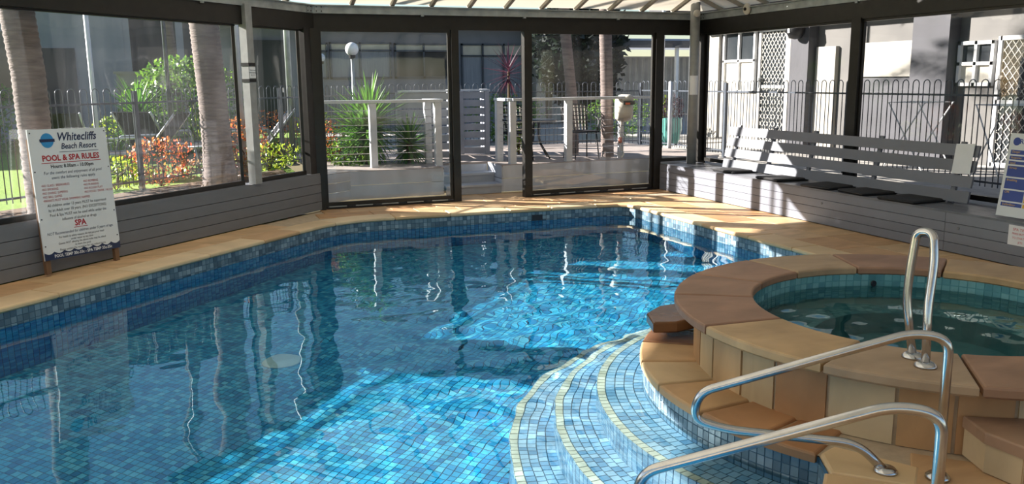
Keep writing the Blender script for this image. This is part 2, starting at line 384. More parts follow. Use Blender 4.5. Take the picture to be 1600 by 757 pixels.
for row in range(1, 8):
    t = -3.2 if row > 3 else -.32
    while t < 3.6:
        l = random.uniform(.45, .75); w0 = .30 + (row - 1) * .45
        q = [o45 + u45 * a + v45 * b for a, b in ((t, w0), (t + l, w0), (t + l, w0 + .45), (t, w0 + .45))]
        c = sum(q, Vector((0, 0))) / 4
        if (c - Vector(S)).length > 1.42 and c.x < 5.25 and c.y > -1.4: stone([tuple(x) for x in q])
        t += l
# ---------------------------------------------------------------- swimming pool
pool = thing('swimming_pool', 'blue mosaic tiled indoor swimming pool with curved underwater steps', 'pool', (1.5, 6, 0))
basin = with_holes(outline, [], FLOORZ - .004, 'grout', 'basin', pool, True)
mb = MB(); n = len(outline)
for i in range(n):
    (x0, y0), (x1, y1) = outline[i], outline[(i + 1) % n]
    mb.quad((x0, y0, FLOORZ - .01), (x1, y1, FLOORZ - .01), (x1, y1, -.02), (x0, y0, -.02))
mb.build('pool_wall', 'grout', pool, caustic=True)
mb = MB()
for k, (r0, r1, z) in enumerate(TREADS):
    zn = TREADS[k + 1][2] if k < 2 else FLOORZ
    A = arcpts(S, r0 - .02, ST0, ST1, 40); B = arcpts(S, r1, ST0, ST1, 40)
    for i in range(40):
        mb.quad((*A[i], z - .004), (*A[i + 1], z - .004), (*B[i + 1], z - .004), (*B[i], z - .004))
        mb.quad((*B[i], z - .004), (*B[i + 1], z - .004), (*B[i + 1], zn - .01), (*B[i], zn - .01))
    mb.quad((*A[0], z - .004), (*B[0], z - .004), (*B[0], FLOORZ - .01), (*A[0], FLOORZ - .01))
mb.build('steps', 'grout', pool, caustic=True)
# every mosaic tile: four corners, outward normal, material
TP, TG = .050, .0022
tiles = []
def add_tile(c, ux, uy, nrm, m, sx=TP, sy=TP):
    hx, hy = sx / 2 - TG, sy / 2 - TG
    tiles.append(([c - ux * hx - uy * hy, c + ux * hx - uy * hy, c + ux * hx + uy * hy, c - ux * hx + uy * hy], nrm, m))
Z = Vector((0, 0, 1))
ux = Vector((.7071, .7071, 0)); uy = Vector((-.7071, .7071, 0))
for i in range(-20, 240):
    for j in range(-60, 190):
        c = ux * (i * TP) + uy * (j * TP) + Vector((0, 0, FLOORZ))
        if c.x < -3 or c.x > 5.45 or c.y < 1.4 or c.y > 10.1: continue
        dx, dy = c.x - S[0], c.y - S[1]; r = math.hypot(dx, dy)
        if r < 2.36:
            a = math.degrees(math.atan2(dy, dx)) % 360
            if ST0 <= a <= ST1 or r < 1.3: continue
        if inside(c.x, c.y): add_tile(c, ux, uy, Z, 'pool_tile')
for i in range(n):
    a = Vector((*outline[i], 0)); b = Vector((*outline[(i + 1) % n], 0)); L = (b - a).length; cnt = max(1, round(L / TP)); w = L / cnt
    u = (b - a) / L; nr = Vector((-u.y, u.x, 0))
    mid = (a + b) / 2; rr = math.hypot(mid.x - S[0], mid.y - S[1]); onledge = rr < 1.62 and mid.x < 2.95
    for k in range(cnt):
        z = -.045; row = 0
        while z - TP > (-.26 if onledge else FLOORZ - .02):
            add_tile(a + u * (w * (k + .5)) + Vector((0, 0, z - TP / 2)) + nr * .002, u, Z, nr, 'band_tile' if row < 3 else ('step_tile' if onledge else 'wall_tile'), w, TP); z -= TP; row += 1
for k, (r0, r1, z) in enumerate(TREADS):
    zn = TREADS[k + 1][2] if k < 2 else FLOORZ
    nrow = max(1, round((r1 - .05 - r0) / TP)); rows = [(r0 + (r1 - .05 - r0) * (q + .5) / nrow, (r1 - .05 - r0) / nrow, 'step_tile') for q in range(nrow)] + [(r1 - .025, .05, 'edge_tile')]
    for rad, h, m in rows:
        cnt = round(math.radians(ST1 - ST0) * rad / TP)
        for q in range(cnt):
            a = math.radians(ST0 + (ST1 - ST0) * (q + .5) / cnt); er = Vector((math.cos(a), math.sin(a), 0)); et = Vector((-er.y, er.x, 0))
            c = Vector((*S, 0)) + er * rad + Vector((0, 0, z))
            if inside(c.x, c.y): add_tile(c, et, er, Z, m, math.radians(ST1 - ST0) * rad / cnt, h)
    cnt = round(math.radians(ST1 - ST0) * r1 / TP); nz = max(1, round((z - zn) / TP)); hz = (z - zn) / nz
    for q in range(cnt):
        a = math.radians(ST0 + (ST1 - ST0) * (q + .5) / cnt); er = Vector((math.cos(a), math.sin(a), 0)); et = Vector((-er.y, er.x, 0))
        for p in range(nz):
            c = Vector((*S, 0)) + er * (r1 + .002) + Vector((0, 0, z - hz * (p + .5)))
            if inside(c.x, c.y): add_tile(c, et, Z, er, 'step_tile', math.radians(ST1 - ST0) * r1 / cnt, hz)
def tile_geo(mb, q, nrm, h=.0035):
    k = len(mb.v); e = .0012; c = sum(q, Vector()) / 4
    mb.v += [tuple(p - nrm * .003) for p in q] + [tuple(p + (c - p).normalized() * e + nrm * h * .3) for p in q]
    fl = ((4, 5, 6, 7), (0, 1, 5, 4), (1, 2, 6, 5), (2, 3, 7, 6), (3, 0, 4, 7))
    flip = (q[1] - q[0]).cross(q[2] - q[1]).dot(nrm) < 0
    for f in fl: mb.f.append(tuple(k + i for i in (reversed(f) if flip else f)))
# the 300 tiles nearest to where the photographer stands, among those facing that way, are single parts
def shown(t):
    c = sum(t[0], Vector()) / 4; d = c - CAM; w = d.dot(FWD)
    if w < .5 or abs(d.dot(RGT)) > .6 * w or abs(d.dot(UPV) + .02 * w) > .36 * w or t[1].dot(d) > -.02: return 0
    if math.hypot(c.x - S[0], c.y - S[1]) < 1.6 and t[1].z > .5: return 0
    return -t[1].dot(d.normalized()) * TP * TP / w / w
rank = sorted(range(len(tiles)), key=lambda i: -shown(tiles[i]))
single = set(rank[:300])
for i in rank[:300]:
    q, nrm, m = tiles[i]; c = sum(q, Vector()) / 4
    mb = MB(); tile_geo(mb, [p - c for p in q], nrm); o = mb.build('mosaic_tile', m, None, caustic=True); o.location = c; o.parent = pool; o.matrix_parent_inverse = Matrix.Translation(-pool.location)
for m, nm in (('pool_tile', 'floor_mosaic'), ('wall_tile', 'wall_mosaic'), ('band_tile', 'waterline_mosaic'), ('step_tile', 'step_mosaic'), ('edge_tile', 'step_edge_mosaic')):
    mb = MB()
    for i, t in enumerate(tiles):
        if t[2] == m and i not in single: tile_geo(mb, t[0], t[1])
    o = mb.build(nm, m, pool, caustic=True); o['kind'] = 'stuff'
# coping stones round the edge
def coping(path, w, lo, hi, m='coping', over=.025, parent=pool):
    cum = [0]
    for i in range(len(path) - 1): cum.append(cum[-1] + math.dist(path[i], path[i + 1]))
    def at(t):
        t = max(0, min(t, cum[-1]))
        for i in range(len(path) - 1):
            if t <= cum[i + 1] + 1e-9:
                a = Vector(path[i]); b = Vector(path[i + 1]); f = (t - cum[i]) / max(1e-9, cum[i + 1] - cum[i]); return a.lerp(b, f)
    def nrm(t):
        d = (at(t + .06) - at(t - .06)).normalized(); return Vector((d.y, -d.x))
    t = 0
    while t < cum[-1] - .02:
        l = random.uniform(lo, hi)
        if t + l > cum[-1] - lo * .6: l = cum[-1] - t
        k = 4; ts = [t + l * i / k for i in range(k + 1)]
        inn = [tuple(at(x) - nrm(x) * over) for x in ts]; out = [tuple(at(x) + nrm(x) * w) for x in reversed(ts)]
        stone(inn + out, z1=0, m=m, parent=parent, name='coping_stone', th=.045, b=.014); t += l
iA = outline.index((5.42, 5.3)) - 3
coping(outline[iA:], .30, .5, .85)
coping([outline[-1], (-3.0, 1.4), (1.18, 1.4), (2.40, 2.62)], .30, .5, .8)
# curved ledge stones in front of the spa
for a0, a1 in ((209, 199), (199, 186), (186, 171), (171, 157), (157, 143), (143, 130)):
    A = arcpts(S, R_LEDGE + .025, a0 - .3, a1 + .3, 6); B = arcpts(S, R_SPA - .03, a1 + .3, a0 - .3, 6)
    k = len(A); quadp = A + B
    # thin wedge pieces stay convex enough for the slab builder
    stone(quadp, z1=.002, m='spa_stone' if a0 > 150 else 'wet_stone', parent=pool, name='ledge_stone', th=.045, b=.012)
o = stone([(2.40, 2.62), (2.49, 2.79), (2.60, 2.83), (2.78, 2.52), (2.63, 2.39)], z1=0, m='coping', parent=pool, name='coping_stone', th=.045, b=.012)
# drain cover and skimmer
mb = MB().lathe([(.15, 0), (.15, .006), (.14, .012), (0.001, .014)], (0, 0, 0), 28); dr = mb.build('drain_cover', 'drain_plastic', None, True, True)
dr.location = (.62, 6.68, FLOORZ + .004); tag(dr, 'round pale plastic drain cover on the pool floor', 'drain cover')
for a in (0, 120, 240):
    o = MB().lathe([(.008, 0), (.008, .002)], (.1 * math.cos(math.radians(a)), .1 * math.sin(math.radians(a)), .0105), 8).build('screw', 'ink_black', dr)
mb = MB().box((4.24, 9.985, -.12), (.26, .012, .075)); mb.build('skimmer_mouth', 'ink_black', pool)
# depth markers on the tiles
for M_ in (Matrix.Translation((S[0] - 1.577 * math.cos(math.radians(9)), S[1] + 1.577 * math.sin(math.radians(9)), -.085)) @ Matrix.Rotation(math.radians(171 + 90), 4, 'Z') @ Matrix.Rotation(PI / 2, 4, 'X'),
           Matrix.Translation((5.413, 7.6, -.075)) @ Matrix(((0, 0, -1, 0), (-1, 0, 0, 0), (0, 1, 0, 0), (0, 0, 0, 1)))):
    text_mesh('1.2', .06, 'ink_white', pool, M_, name='depth_marker')
# water with real ripples
rng = random.Random(3)
waves = []
for k in range(16):
    lam = rng.uniform(.16, .62); a = rng.uniform(0, 2 * PI); waves.append((2 * PI / lam * math.cos(a), 2 * PI / lam * math.sin(a), rng.uniform(0, 6.28), lam))
def wave(x, y):
    d = math.hypot(x - 2.6, y - 4.9); amp = .00012 + .0007 * math.exp(-(d / 1.9) ** 2) + .00015 * math.exp(-((x - 4) ** 2 + (y - 7.5) ** 2) / 5)
    h = 0
    for kx, ky, ph, lam in waves: h += math.sin(kx * x + ky * y + ph) * lam * 2.2
    return amp * h + .0007 * math.exp(-(d / 1.4) ** 2) * (math.sin(d * 33) + .6 * math.sin(math.hypot(x - 3.2, y - 5.3) * 41))
def water_sheet(name, test, x0, x1, y0, y1, st, z, m, fn):
    nx = int((x1 - x0) / st) + 1; ny = int((y1 - y0) / st) + 1; idx = {}; mb = MB()
    def vid(i, j):
        if (i, j) not in idx:
            x = x0 + i * st; y = y0 + j * st; idx[(i, j)] = len(mb.v); mb.v.append((x, y, z + fn(x, y)))
        return idx[(i, j)]
    for i in range(nx):
        for j in range(ny):
            if test(x0 + (i + .5) * st, y0 + (j + .5) * st): mb.f.append((vid(i, j), vid(i + 1, j), vid(i + 1, j + 1), vid(i, j + 1)))
    o = mb.build(name, m, None, True); o.cycles.is_caustics_caster = True; return o
grown = offset_out(outline, .05)
# the sheet runs on a little under the paving on the sunny side, so that light is bent at the walls as well
def wet(x, y): return inside(x, y, grown) or any(inside(x + .8 * d, y - .6 * d, outline) for d in (.5, 1.0, 1.5, 2.0, 2.5, 3.0)) and not (math.hypot(x - S[0], y - S[1]) < 1.25)
w = water_sheet('pool_water', wet, -5.8, 5.6, 1.2, 12.4, .036, WATER, 'water', wave)
tag(w, 'clear blue rippled water filling the swimming pool', 'water', kind='stuff')

# ---------------------------------------------------------------- raised round spa
spa = thing('spa', 'raised round spa tub faced and capped with brown sandstone', 'spa', (*S, 0))
a = 0.0
widths = []
while a < 359:
    d = random.uniform(8.5, 13.5)
    if a + d > 352: d = 360 - a
    A = arcpts(S, R_SPA, a + .22, a + d - .22, 3); B = arcpts(S, R_SPA - .05, a + d - .22, a + .22, 3)
    stone(A + B, z1=.29, m='spa_stone', parent=spa, name='facing_stone', th=.30, b=.004); a += d
for z, h, r in ((.14, .30, R_SPA - .012),):
    mb = MB(); P = arcpts(S, r, 0, 360, 60); Q = arcpts(S, .96, 0, 360, 60)
    for i in range(60): mb.quad((*P[i], -.02), (*P[i + 1], -.02), (*P[i + 1], .29), (*P[i], .29)); mb.quad((*P[i], .288), (*P[i + 1], .288), (*Q[i + 1], .288), (*Q[i], .288))
    mb.build('core', 'mortar', spa)
cuts = [4, 38, 70, 98, 124, 148, 176, 206, 232, 262, 298, 330, 364]
for a0, a1 in zip(cuts[:-1], cuts[1:]):
    A = arcpts(S, 1.40, a0 + .2, a1 - .2, 8); B = arcpts(S, .94, a1 - .2, a0 + .2, 8)
    stone(A + B, z1=.345, m='spa_coping', parent=spa, name='coping_stone', th=.055, b=.012)
tile_mat('spa_grout', [(0, (.10, .30, .34)), (1, (.12, .34, .38))])
prof = [(.955, .30), (.955, -.12), (.60, -.13), (.58, -.55), (.02, -.56)]
mb = MB()
for (r0, z0), (r1, z1) in zip(prof[:-1], prof[1:]):
    P = arcpts(S, r0, 0, 360, 48); Q = arcpts(S, r1, 0, 360, 48)
    for i in range(48): mb.quad((*P[i], z0), (*P[i + 1], z0), (*Q[i + 1], z1), (*Q[i], z1))
mb.build('spa_shell', 'spa_grout', spa, caustic=True)
mb = MB(); keep = tiles; tiles = []
for z in [.275 - .05 * k for k in range(9)]:
    cnt = round(2 * PI * .95 / .05)
    for q in range(cnt):
        a = 2 * PI * q / cnt; er = Vector((math.cos(a), math.sin(a), 0)); add_tile(Vector((*S, z)) + er * .952, Vector((-er.y, er.x, 0)), Z, -er, 'spa_tile', 2 * PI * .95 / cnt, .05)
for rad in [.625 + .05 * k for k in range(7)]:
    cnt = round(2 * PI * rad / .05)
    for q in range(cnt):
        a = 2 * PI * q / cnt; er = Vector((math.cos(a), math.sin(a), 0)); add_tile(Vector((*S, -.126)) + er * rad, Vector((-er.y, er.x, 0)), er, Z, 'spa_tile', 2 * PI * rad / cnt, .05)
for t in tiles: tile_geo(mb, t[0], t[1])
tiles = keep
o = mb.build('spa_mosaic', 'spa_tile', spa, caustic=True); o['kind'] = 'stuff'
MB().lathe([(.02, 0), (.02, .012)], (0, 0, 0), 12, Matrix.Translation((4.28, 4.39, .235)) @ Matrix.Rotation(PI / 2, 4, 'X')).build('jet_fitting', 'ink_black', spa)
def spa_wave(x, y): return .0006 * math.sin(17 * x + 9 * y) + .0005 * math.sin(-11 * x + 22 * y + 1) + .0004 * math.sin(33 * x - 13 * y) + .0003 * math.sin(41 * y + 19 * x)
w = water_sheet('spa_water', lambda x, y: math.hypot(x - S[0], y - S[1]) < .97, S[0] - 1, S[0] + 1, S[1] - 1, S[1] + 1, .035, .215, 'spa_water', spa_wave)
tag(w, 'dark green rippled water inside the raised round spa', 'water', kind='stuff')
# spillway flagstone and step block
o = MB().prism([(2.66, 4.50), (2.80, 4.45), (3.05, 4.50), (3.13, 4.62), (3.10, 4.86), (2.90, 4.84), (2.74, 4.72)], .045, .115, .014, .01).build('spillway_stone', 'wet_stone')
tag(o, 'wet dark brown flagstone against the spa wall above the pool', 'flagstone')
sb = thing('spa_step', 'low sandstone step block standing against the spa wall', 'step', (3.3, 2.25, 0))
P = [(3.03, 2.555), (2.965, 2.39), (2.98, 2.22), (3.25, 2.03), (3.7, 1.93), (3.75, 2.27), (3.45, 2.33)]
stone(list(reversed(P)), z1=.175, m='spa_coping', parent=sb, name='top_stone', th=.05, b=.008)
for i in range(4):
    a, b = Vector(P[i]), Vector(P[i + 1]); d = (b - a).normalized(); nr = Vector((d.y, -d.x))
    c = Vector((3.4, 2.25))
    if (c - a).dot(nr) < 0: nr = -nr
    q = [a + nr * .012, b + nr * .012, b + nr * .05, a + nr * .05]; stone([tuple(x) for x in q], z1=.124, m='spa_stone', parent=sb, name='facing_stone', th=.124, b=.003)

# ---------------------------------------------------------------- stainless handrails
def handrail(name, label, pts, flanges, r=.019, rad=.1):
    t = thing(name, label, 'handrail', (flanges[0][0], flanges[0][1], flanges[0][2]), 'stainless steel handrails')
    MB().tube(fillet(pts, rad, 8), r, 14).build('rail', 'steel', t, True)
    for f in flanges: MB().lathe([(.048, 0), (.048, .008), (.036, .02), (.024, .024)], f, 20).build('flange', 'steel', t, True)
A1 = (2.775, 2.415)
handrail('pool_handrail', 'bent steel handrail over the pool steps, beside the spa wall',
         [(2.765, 2.42, .005), (2.765, 2.42, .585), (2.66, 2.50, .60), (2.005, 2.995, .275), (1.985, 3.01, .15), (2.10, 2.923, .117), (2.52, 2.607, .112), (2.612, 2.54, .0)],
         [(2.765, 2.42, 0), (2.612, 2.54, 0)], rad=.09)
handrail('pool_handrail', 'bent steel handrail over the pool steps, farther from the spa wall',
         [(2.11, 1.845, .005), (2.11, 1.845, .585), (2.0, 1.93, .60), (1.385, 2.395, .285), (1.365, 2.41, .16), (1.48, 2.325, .12), (1.86, 2.035, .112), (1.95, 1.965, .0)],
         [(2.11, 1.845, 0), (1.95, 1.965, 0)], rad=.09)
handrail('spa_grab_rail', 'short steel hoop grab rail standing on the spa rim',
         [(2.985, 2.725, .345), (3.01, 2.76, .60), (3.06, 2.79, .80), (3.07, 2.82, .925), (3.06, 2.90, .915), (3.04, 2.905, .72), (3.03, 2.90, .60), (3.035, 2.845, .345)],
         [(2.985, 2.725, .345), (3.035, 2.845, .345)], rad=.06)

# ---------------------------------------------------------------- walls, posts, headers, windows
WL_DIR = Vector((.7071, .7071, 0)); WL_N = Vector((.7071, -.7071, 0))     # along the chamfer wall, into the room
def WL(x, off=0, z=0): return Vector((x, x + 9.36, z)) + WL_N * off
wall_left = struct('wall_left', (-1, 8.36, 0))
nb = 4; bh = .445 / nb
for i in range(nb):
    z = .003 + i * bh
    MB().beam(WL(-3.75, .0, z + bh / 2), WL(1.66, .0, z + bh / 2), .035, bh - .006).build('board', 'grey_board', wall_left)
MB().beam(WL(-3.75, -.03, .22), WL(1.66, -.03, .22), .02, .44).build('backing', 'ink_black', wall_left)
MB().beam(WL(-3.75, -.06, .458), WL(1.66, -.06, .458), .15, .026).build('sill', 'grey_board', wall_left)
MB().beam(WL(-3.75, -.06, 2.33), WL(1.66, -.06, 2.33), .10, .20).build('header', 'dark_frame', wall_left)
wall_back = struct('wall_back', (4, 11.05, 0))
MB().box((4.4, 11.10, 2.34), (5.6, .09, .18)).build('header', 'dark_frame', wall_back)
wall_right = struct('wall_right', (7.25, 5, 0))
MB().box((7.26, 4.8, 2.335), (.1, 12.6, .2)).build('header', 'dark_frame', wall_right)
for i in range(3): MB().box((7.24, 4.8, .06 + .12 * i), (.03, 12.6, .116)).build('board', 'grey_board', wall_right)
wall_side = struct('wall_side', (-3.65, 2, 0))
for i in range(nb): MB().box((-3.62, 2.1, .003 + (i + .5) * bh), (.035, 7.3, bh - .006)).build('board', 'grey_board', wall_side)
MB().box((-3.66, 2.1, 2.33), (.1, 7.3, .2)).build('header', 'dark_frame', wall_side)
wall_rear = struct('wall_rear', (2, -1.55, 0))
for i in range(nb): MB().box((1.8, -1.52, .003 + (i + .5) * bh), (10.8, .035, bh - .006)).build('board', 'grey_board', wall_rear)
MB().box((1.8, -1.55, 2.33), (10.8, .1, .2)).build('header', 'dark_frame', wall_rear)
def post(p, parent, size=(.11, .11), z0=0, z1=2.25, rz=0, m='dark_frame'):
    MB().box((p[0], p[1], (z0 + z1) / 2), (*size, z1 - z0), rz).build('post', m, parent)
R45 = PI / 4
for x in (1.55, -3.65): post(WL(x, -.05), wall_left, (.12, .1), .02, 2.25, R45)
post((1.64, 11.03), wall_back, (.10, .12)); post((3.455, 11.06), wall_back, (.10, .11)); post((4.475, 11.06), wall_back, (.09, .11)); post((6.515, 11.06), wall_back, (.11, .11))
post((7.22, 11.0), wall_right, (.13, .14)); post((7.24, 7.90), wall_right, (.09, .14)); post((7.24, 4.75), wall_right, (.09, .14)); post((7.24, 1.6), wall_right, (.09, .14)); post((7.24, -1.45), wall_right, (.12, .12))
for y in (3.4, 1.0, -1.45): post((-3.65, y), wall_side, (.1, .1))
for x in (-.9, 1.8, 4.5): post((x, -1.54), wall_rear, (.1, .1))
nwin = [0]
def window(a, b, z0, z1, bar=.035, pm='pane', foot=.05, track=False):
    """a->b along the wall (seen from inside), frame of four bars, one clear sheet"""
    nwin[0] += 1; a = Vector(a); b = Vector(b); w = struct('window_%d' % nwin[0], ((a + b) / 2)[:2] + (z0,))
    u = (b - a).normalized(); up = Vector((0, 0, 1)); dd = .04
    MB().beam(a + up * (z0 + foot / 2), b + up * (z0 + foot / 2), dd, foot).build('bottom_bar', 'dark_frame', w)
    MB().beam(a + up * (z1 - bar / 2), b + up * (z1 - bar / 2), dd, bar).build('top_bar', 'dark_frame', w)
    for p in (a + u * bar / 2, b - u * bar / 2): MB().beam(p + up * (z0 + foot), p + up * (z1 - bar), bar, dd).build('side_bar', 'dark_frame', w)
    nr = u.cross(up); th = nr * .002
    p0, p1 = a + u * bar, b - u * bar; mb = MB(); za, zb = z0 + foot, z1 - bar
    v = [p + t + up * z for t in (th, -th) for p, z in ((p0, za), (p1, za), (p1, zb), (p0, zb))]
    mb.v = [tuple(x) for x in v]; mb.f = [(0, 1, 2, 3), (7, 6, 5, 4)]; mb.build('pane', pm, w)
    if track:
        MB().beam(a + up * .012 + nr * .0, b + up * .012, .1, .022).build('floor_track', 'black_metal', w)
        L = (b - a).length; k = 5
        for i in range(k): MB().beam(a + u * (L * (i + .1) / k) + up * .03 + nr * .045, a + u * (L * (i + .75) / k) + up * .03 + nr * .045, .012, .012).build('track_clip', 'galvanised', w)
    return w
window(WL(-3.55, -.07), WL(.70, -.07), .47, 2.245, pm='pane_side')
window(WL(.88, -.07), WL(1.49, -.07), .47, 2.245)
window((1.70, 11.06, 0), (3.40, 11.06, 0), .03, 2.25, track=True)
window((4.52, 11.06, 0), (6.455, 11.06, 0), .03, 2.25, track=True)
window((6.575, 11.06, 0), (7.15, 11.06, 0), .40, 2.25)
window((7.25, 10.92, 0), (7.25, 7.95, 0), .40, 2.24, pm='pane_side')
window((7.25, 7.85, 0), (7.25, 4.80, 0), .40, 2.24, pm='pane_side')
window((7.25, 4.70, 0), (7.25, 1.65, 0), .40, 2.24, pm='pane_side')
window((-3.66, 3.45, 0), (-3.66, 5.6, 0), .47, 2.245, pm='pane_side'); window((-3.66, 1.05, 0), (-3.66, 3.35, 0), .47, 2.245, pm='pane_side')
# painted column on the left sill, round steel column by the bench
t = thing('painted_column', 'pale grey square steel column standing on the left window sill', 'column', WL(.79, 0, .47))
MB().box(WL(.79, -.01, 1.46), (.105, .10, 1.98), R45).build('shaft', 'column_paint', t)
for z in (1.80, 1.625): MB().box(WL(.79, -.01, z), (.112, .108, .035), R45).build('strap', 'black_metal', t)
o = MB().box(WL(.79, .045, 1.71), (.095, .006, .12), R45).build('column_notice', 'paper', None); tag(o, 'small white notice strapped to the square left column', 'notice')
def wl_frame(x, off, z): return Matrix.Translation(WL(x, off, z)) @ Matrix(((.7071, 0, .7071, 0), (.7071, 0, -.7071, 0), (0, 1, 0, 0), (0, 0, 0, 1)))
for i, s_ in enumerate(('TEMP MAX', 'MAINTAINED', 'BELOW')): text_mesh(s_, .02, 'ink_black', o, wl_frame(.79, .0495, 1.735 - i * .026))
t = thing('round_column', 'round galvanised steel column standing on the bench corner', 'column', (6.98, 10.83, .38))
MB().lathe([(.068, .0), (.068, 2.3)], (6.98, 10.83, .38), 24).build('shaft', 'column_paint', t, True)
MB().lathe([(.012, 0), (.05, .015), (.05, .05), (.012, .06)], (0, 0, 0), 14, Matrix.Translation((6.94, 10.76, 2.5)) @ Matrix.Rotation(PI / 2, 4, 'X')).build('spotlight', 'reel_plastic', t, True)
mb = MB(); c = Vector((6.98, 10.83, 0)); P = [(c.x + .0705 * math.cos(math.radians(a)), c.y + .0705 * math.sin(math.radians(a))) for a in range(190, 301, 10)]
for i in range(len(P) - 1): mb.quad((*P[i], 1.37), (*P[i + 1], 1.37), (*P[i + 1], 1.64), (*P[i], 1.64))
o = mb.build('paper_notice', 'paper', None, True); tag(o, 'blank white paper notice wrapped on the round column', 'notice')

# ---------------------------------------------------------------- ring beam and roof
ceiling = struct('ceiling', (2, 5, 2.4))
corners = [(7.25, 11.06), (1.62, 11.06), (-3.66, 5.72), (-3.66, -1.55), (7.25, -1.55)]
apex = Vector((2.2, 4.8, 4.6))
for i in range(5):
    a = Vector((*corners[i], 0)); b = Vector((*corners[(i + 1) % 5], 0)); u = (b - a).normalized(); nin = Vector((-u.y, u.x, 0)); L = (b - a).length
    if (apex - a).dot(nin) < 0: nin = -nin
    MB().beam(a + nin * .03 + Z * 2.48, b + nin * .03 + Z * 2.48, .06, .10).build('ring_beam', 'galvanised', ceiling)
    MB().beam(a + nin * .05 + Z * 2.525, b + nin * .05 + Z * 2.525, .09, .012).build('beam_flange', 'galvanised', ceiling)
    ap = apex - a; ta = Vector((ap.x, ap.y, 0)).dot(u); ha = Vector((ap.x, ap.y, 0)).dot(nin); rise = apex.z - 2.56
    cnt = max(2, round(L / .5)); w = L / cnt
    def roofpt(t, f, dz=0):  # f = fraction of the way up
        return a + u * t + nin * (ha * f) + Z * (2.56 + rise * f + dz)
    def top(t): return max(0, min(t / ta if t < ta else (L - t) / (L - ta), 1))
    for k in range(cnt):
        t0, t1 = k * w, (k + 1) * w; pts = [roofpt(t0 + .01, 0), roofpt(t1 - .01, 0)]
        pts.append(roofpt(t1 - .01, top(t1 - .01)))
        if t0 < ta < t1: pts.append(roofpt(ta, 1))
        pts.append(roofpt(t0 + .01, top(t0 + .01)))
        mb = MB(); mb.poly(pts).build('roof_panel', 'roof_sheet', ceiling)
        if k: MB().beam(roofpt(t0, 0, -.02), roofpt(t0, top(t0) * .97, -.02), .045, .05).build('rafter', 'rafter', ceiling)
    # bolted plates near the corners and little clips under the beam
    for t in (.10, L - .10):
        p = a + u * t + nin * .063 + Z * 2.48; o = MB().beam(p - u * .05, p + u * .05, .008, .085).build('gusset_plate', 'galvanised', ceiling)
        for sx in (-.03, .03):
            for sz in (-.025, .025): MB().box(p + u * sx + Z * sz + nin * .006, (.012, .012, .012)).build('bolt', 'black_metal', o)
    for q in range(1, 4):
        p = a + u * (L * q / 4) + nin * .045 + Z * 2.425; MB().box(p, (.04, .04, .025)).build('clip', 'galvanised', ceiling)
t = thing('round_sensor', 'round white fitting fixed to the roof beam above the bench', 'sensor', (7.17, 9.9, 2.5))
Mx = Matrix.Translation((7.185, 9.9, 2.50)) @ Matrix.Rotation(-PI / 2, 4, 'Y')
MB().lathe([(.075, 0), (.075, .015), (.06, .03), (.02, .034)], (0, 0, 0), 22, Mx).build('body', 'reel_plastic', t, True)
MB().lathe([(.022, .034), (.022, .05), (.005, .055)], (0, 0, 0), 12, Mx).build('lens', 'black_metal', t, True)

# ---------------------------------------------------------------- long bench on the right
bench = thing('slatted_bench', 'long pale grey timber bench with slatted backrest along right windows', 'bench', (6.85, 6.5, 0))
by0, by1 = -1.3, 11.0; fh = .36 / 4
for i in range(4):
    y = by0
    for l in (3.3, 3.9, 5.1):
        e = min(y + l, by1); MB().box((6.573, (y + e) / 2, .003 + (i + .5) * fh), (.03, e - y - .004, fh - .005)).build('front_board', 'bench_board', bench); y = e
MB().box((6.60, 4.85, .18), (.02, 12.2, .35)).build('backing', 'ink_black', bench)
for i in range(4): MB().box((6.558 + .08 + .15 * i - .003, 4.85, .37), (.146, 12.3, .022)).build('seat_board', 'seat_board', bench)
for i in range(4):
    z = .435 + i * .145; x = 6.98 + i * .028
    y0, y1 = 6.03 + .0 * i, 10.02
    MB().box((0, 0, 0), (.022, y1 - y0, .112), 0, Matrix.Translation((x, (y0 + y1) / 2, z + .02)) @ Matrix.Rotation(math.radians(11), 4, 'Y')).build('back_slat', 'bench_board', bench)
for y in (6.25, 7.3, 8.35, 9.1, 9.85): MB().beam((7.0, y, .385), (7.115, y, .97), .05, .03).build('back_support', 'bench_board', bench)
for y in (5.75, 7.55, 9.5):
    o = MB().lathe([(.014, 0), (.014, .004), (.004, .007)], (0, 0, 0), 12, Matrix.Translation((6.558, y, .235)) @ Matrix.Rotation(-PI / 2, 4, 'Y')).build('screw_cap', 'grey_board', bench)
cdesc = ['black flat seat cushion on the bench nearest the round column', 'black flat seat cushion in the sun patch edge on the bench', 'black flat seat cushion between two others in bench shade', 'second black flat seat cushion counted from the paper notice', 'black flat seat cushion lying nearest the paper notice']
for (x, y, rz, l), d in zip(((6.84, 9.55, .05, .42), (6.80, 8.55, -.06, .44), (6.78, 7.72, .12, .42), (6.80, 7.15, -.12, .42), (6.77, 6.52, .05, .44)), cdesc):
    t = thing('seat_cushion', d, 'cushion', (x, y, .381), 'seat cushions on the bench', local=True); t.rotation_euler = (0, 0, rz)
    h = l / 2; mb = MB().prism([(-h, -h), (h * .2, -h * 1.02), (h, -h), (h * 1.02, h * .1), (h, h), (-h * .1, h * 1.02), (-h, h)], 0, .034, .014, .01)
    mb.build('pad', 'cushion', t, True)
    MB().tube([(-h, -h, .017), (h, -h, .017), (h, h, .017), (-h, h, .017), (-h, -h, .017)], .006, 6).build('piping', 'black_metal', t)
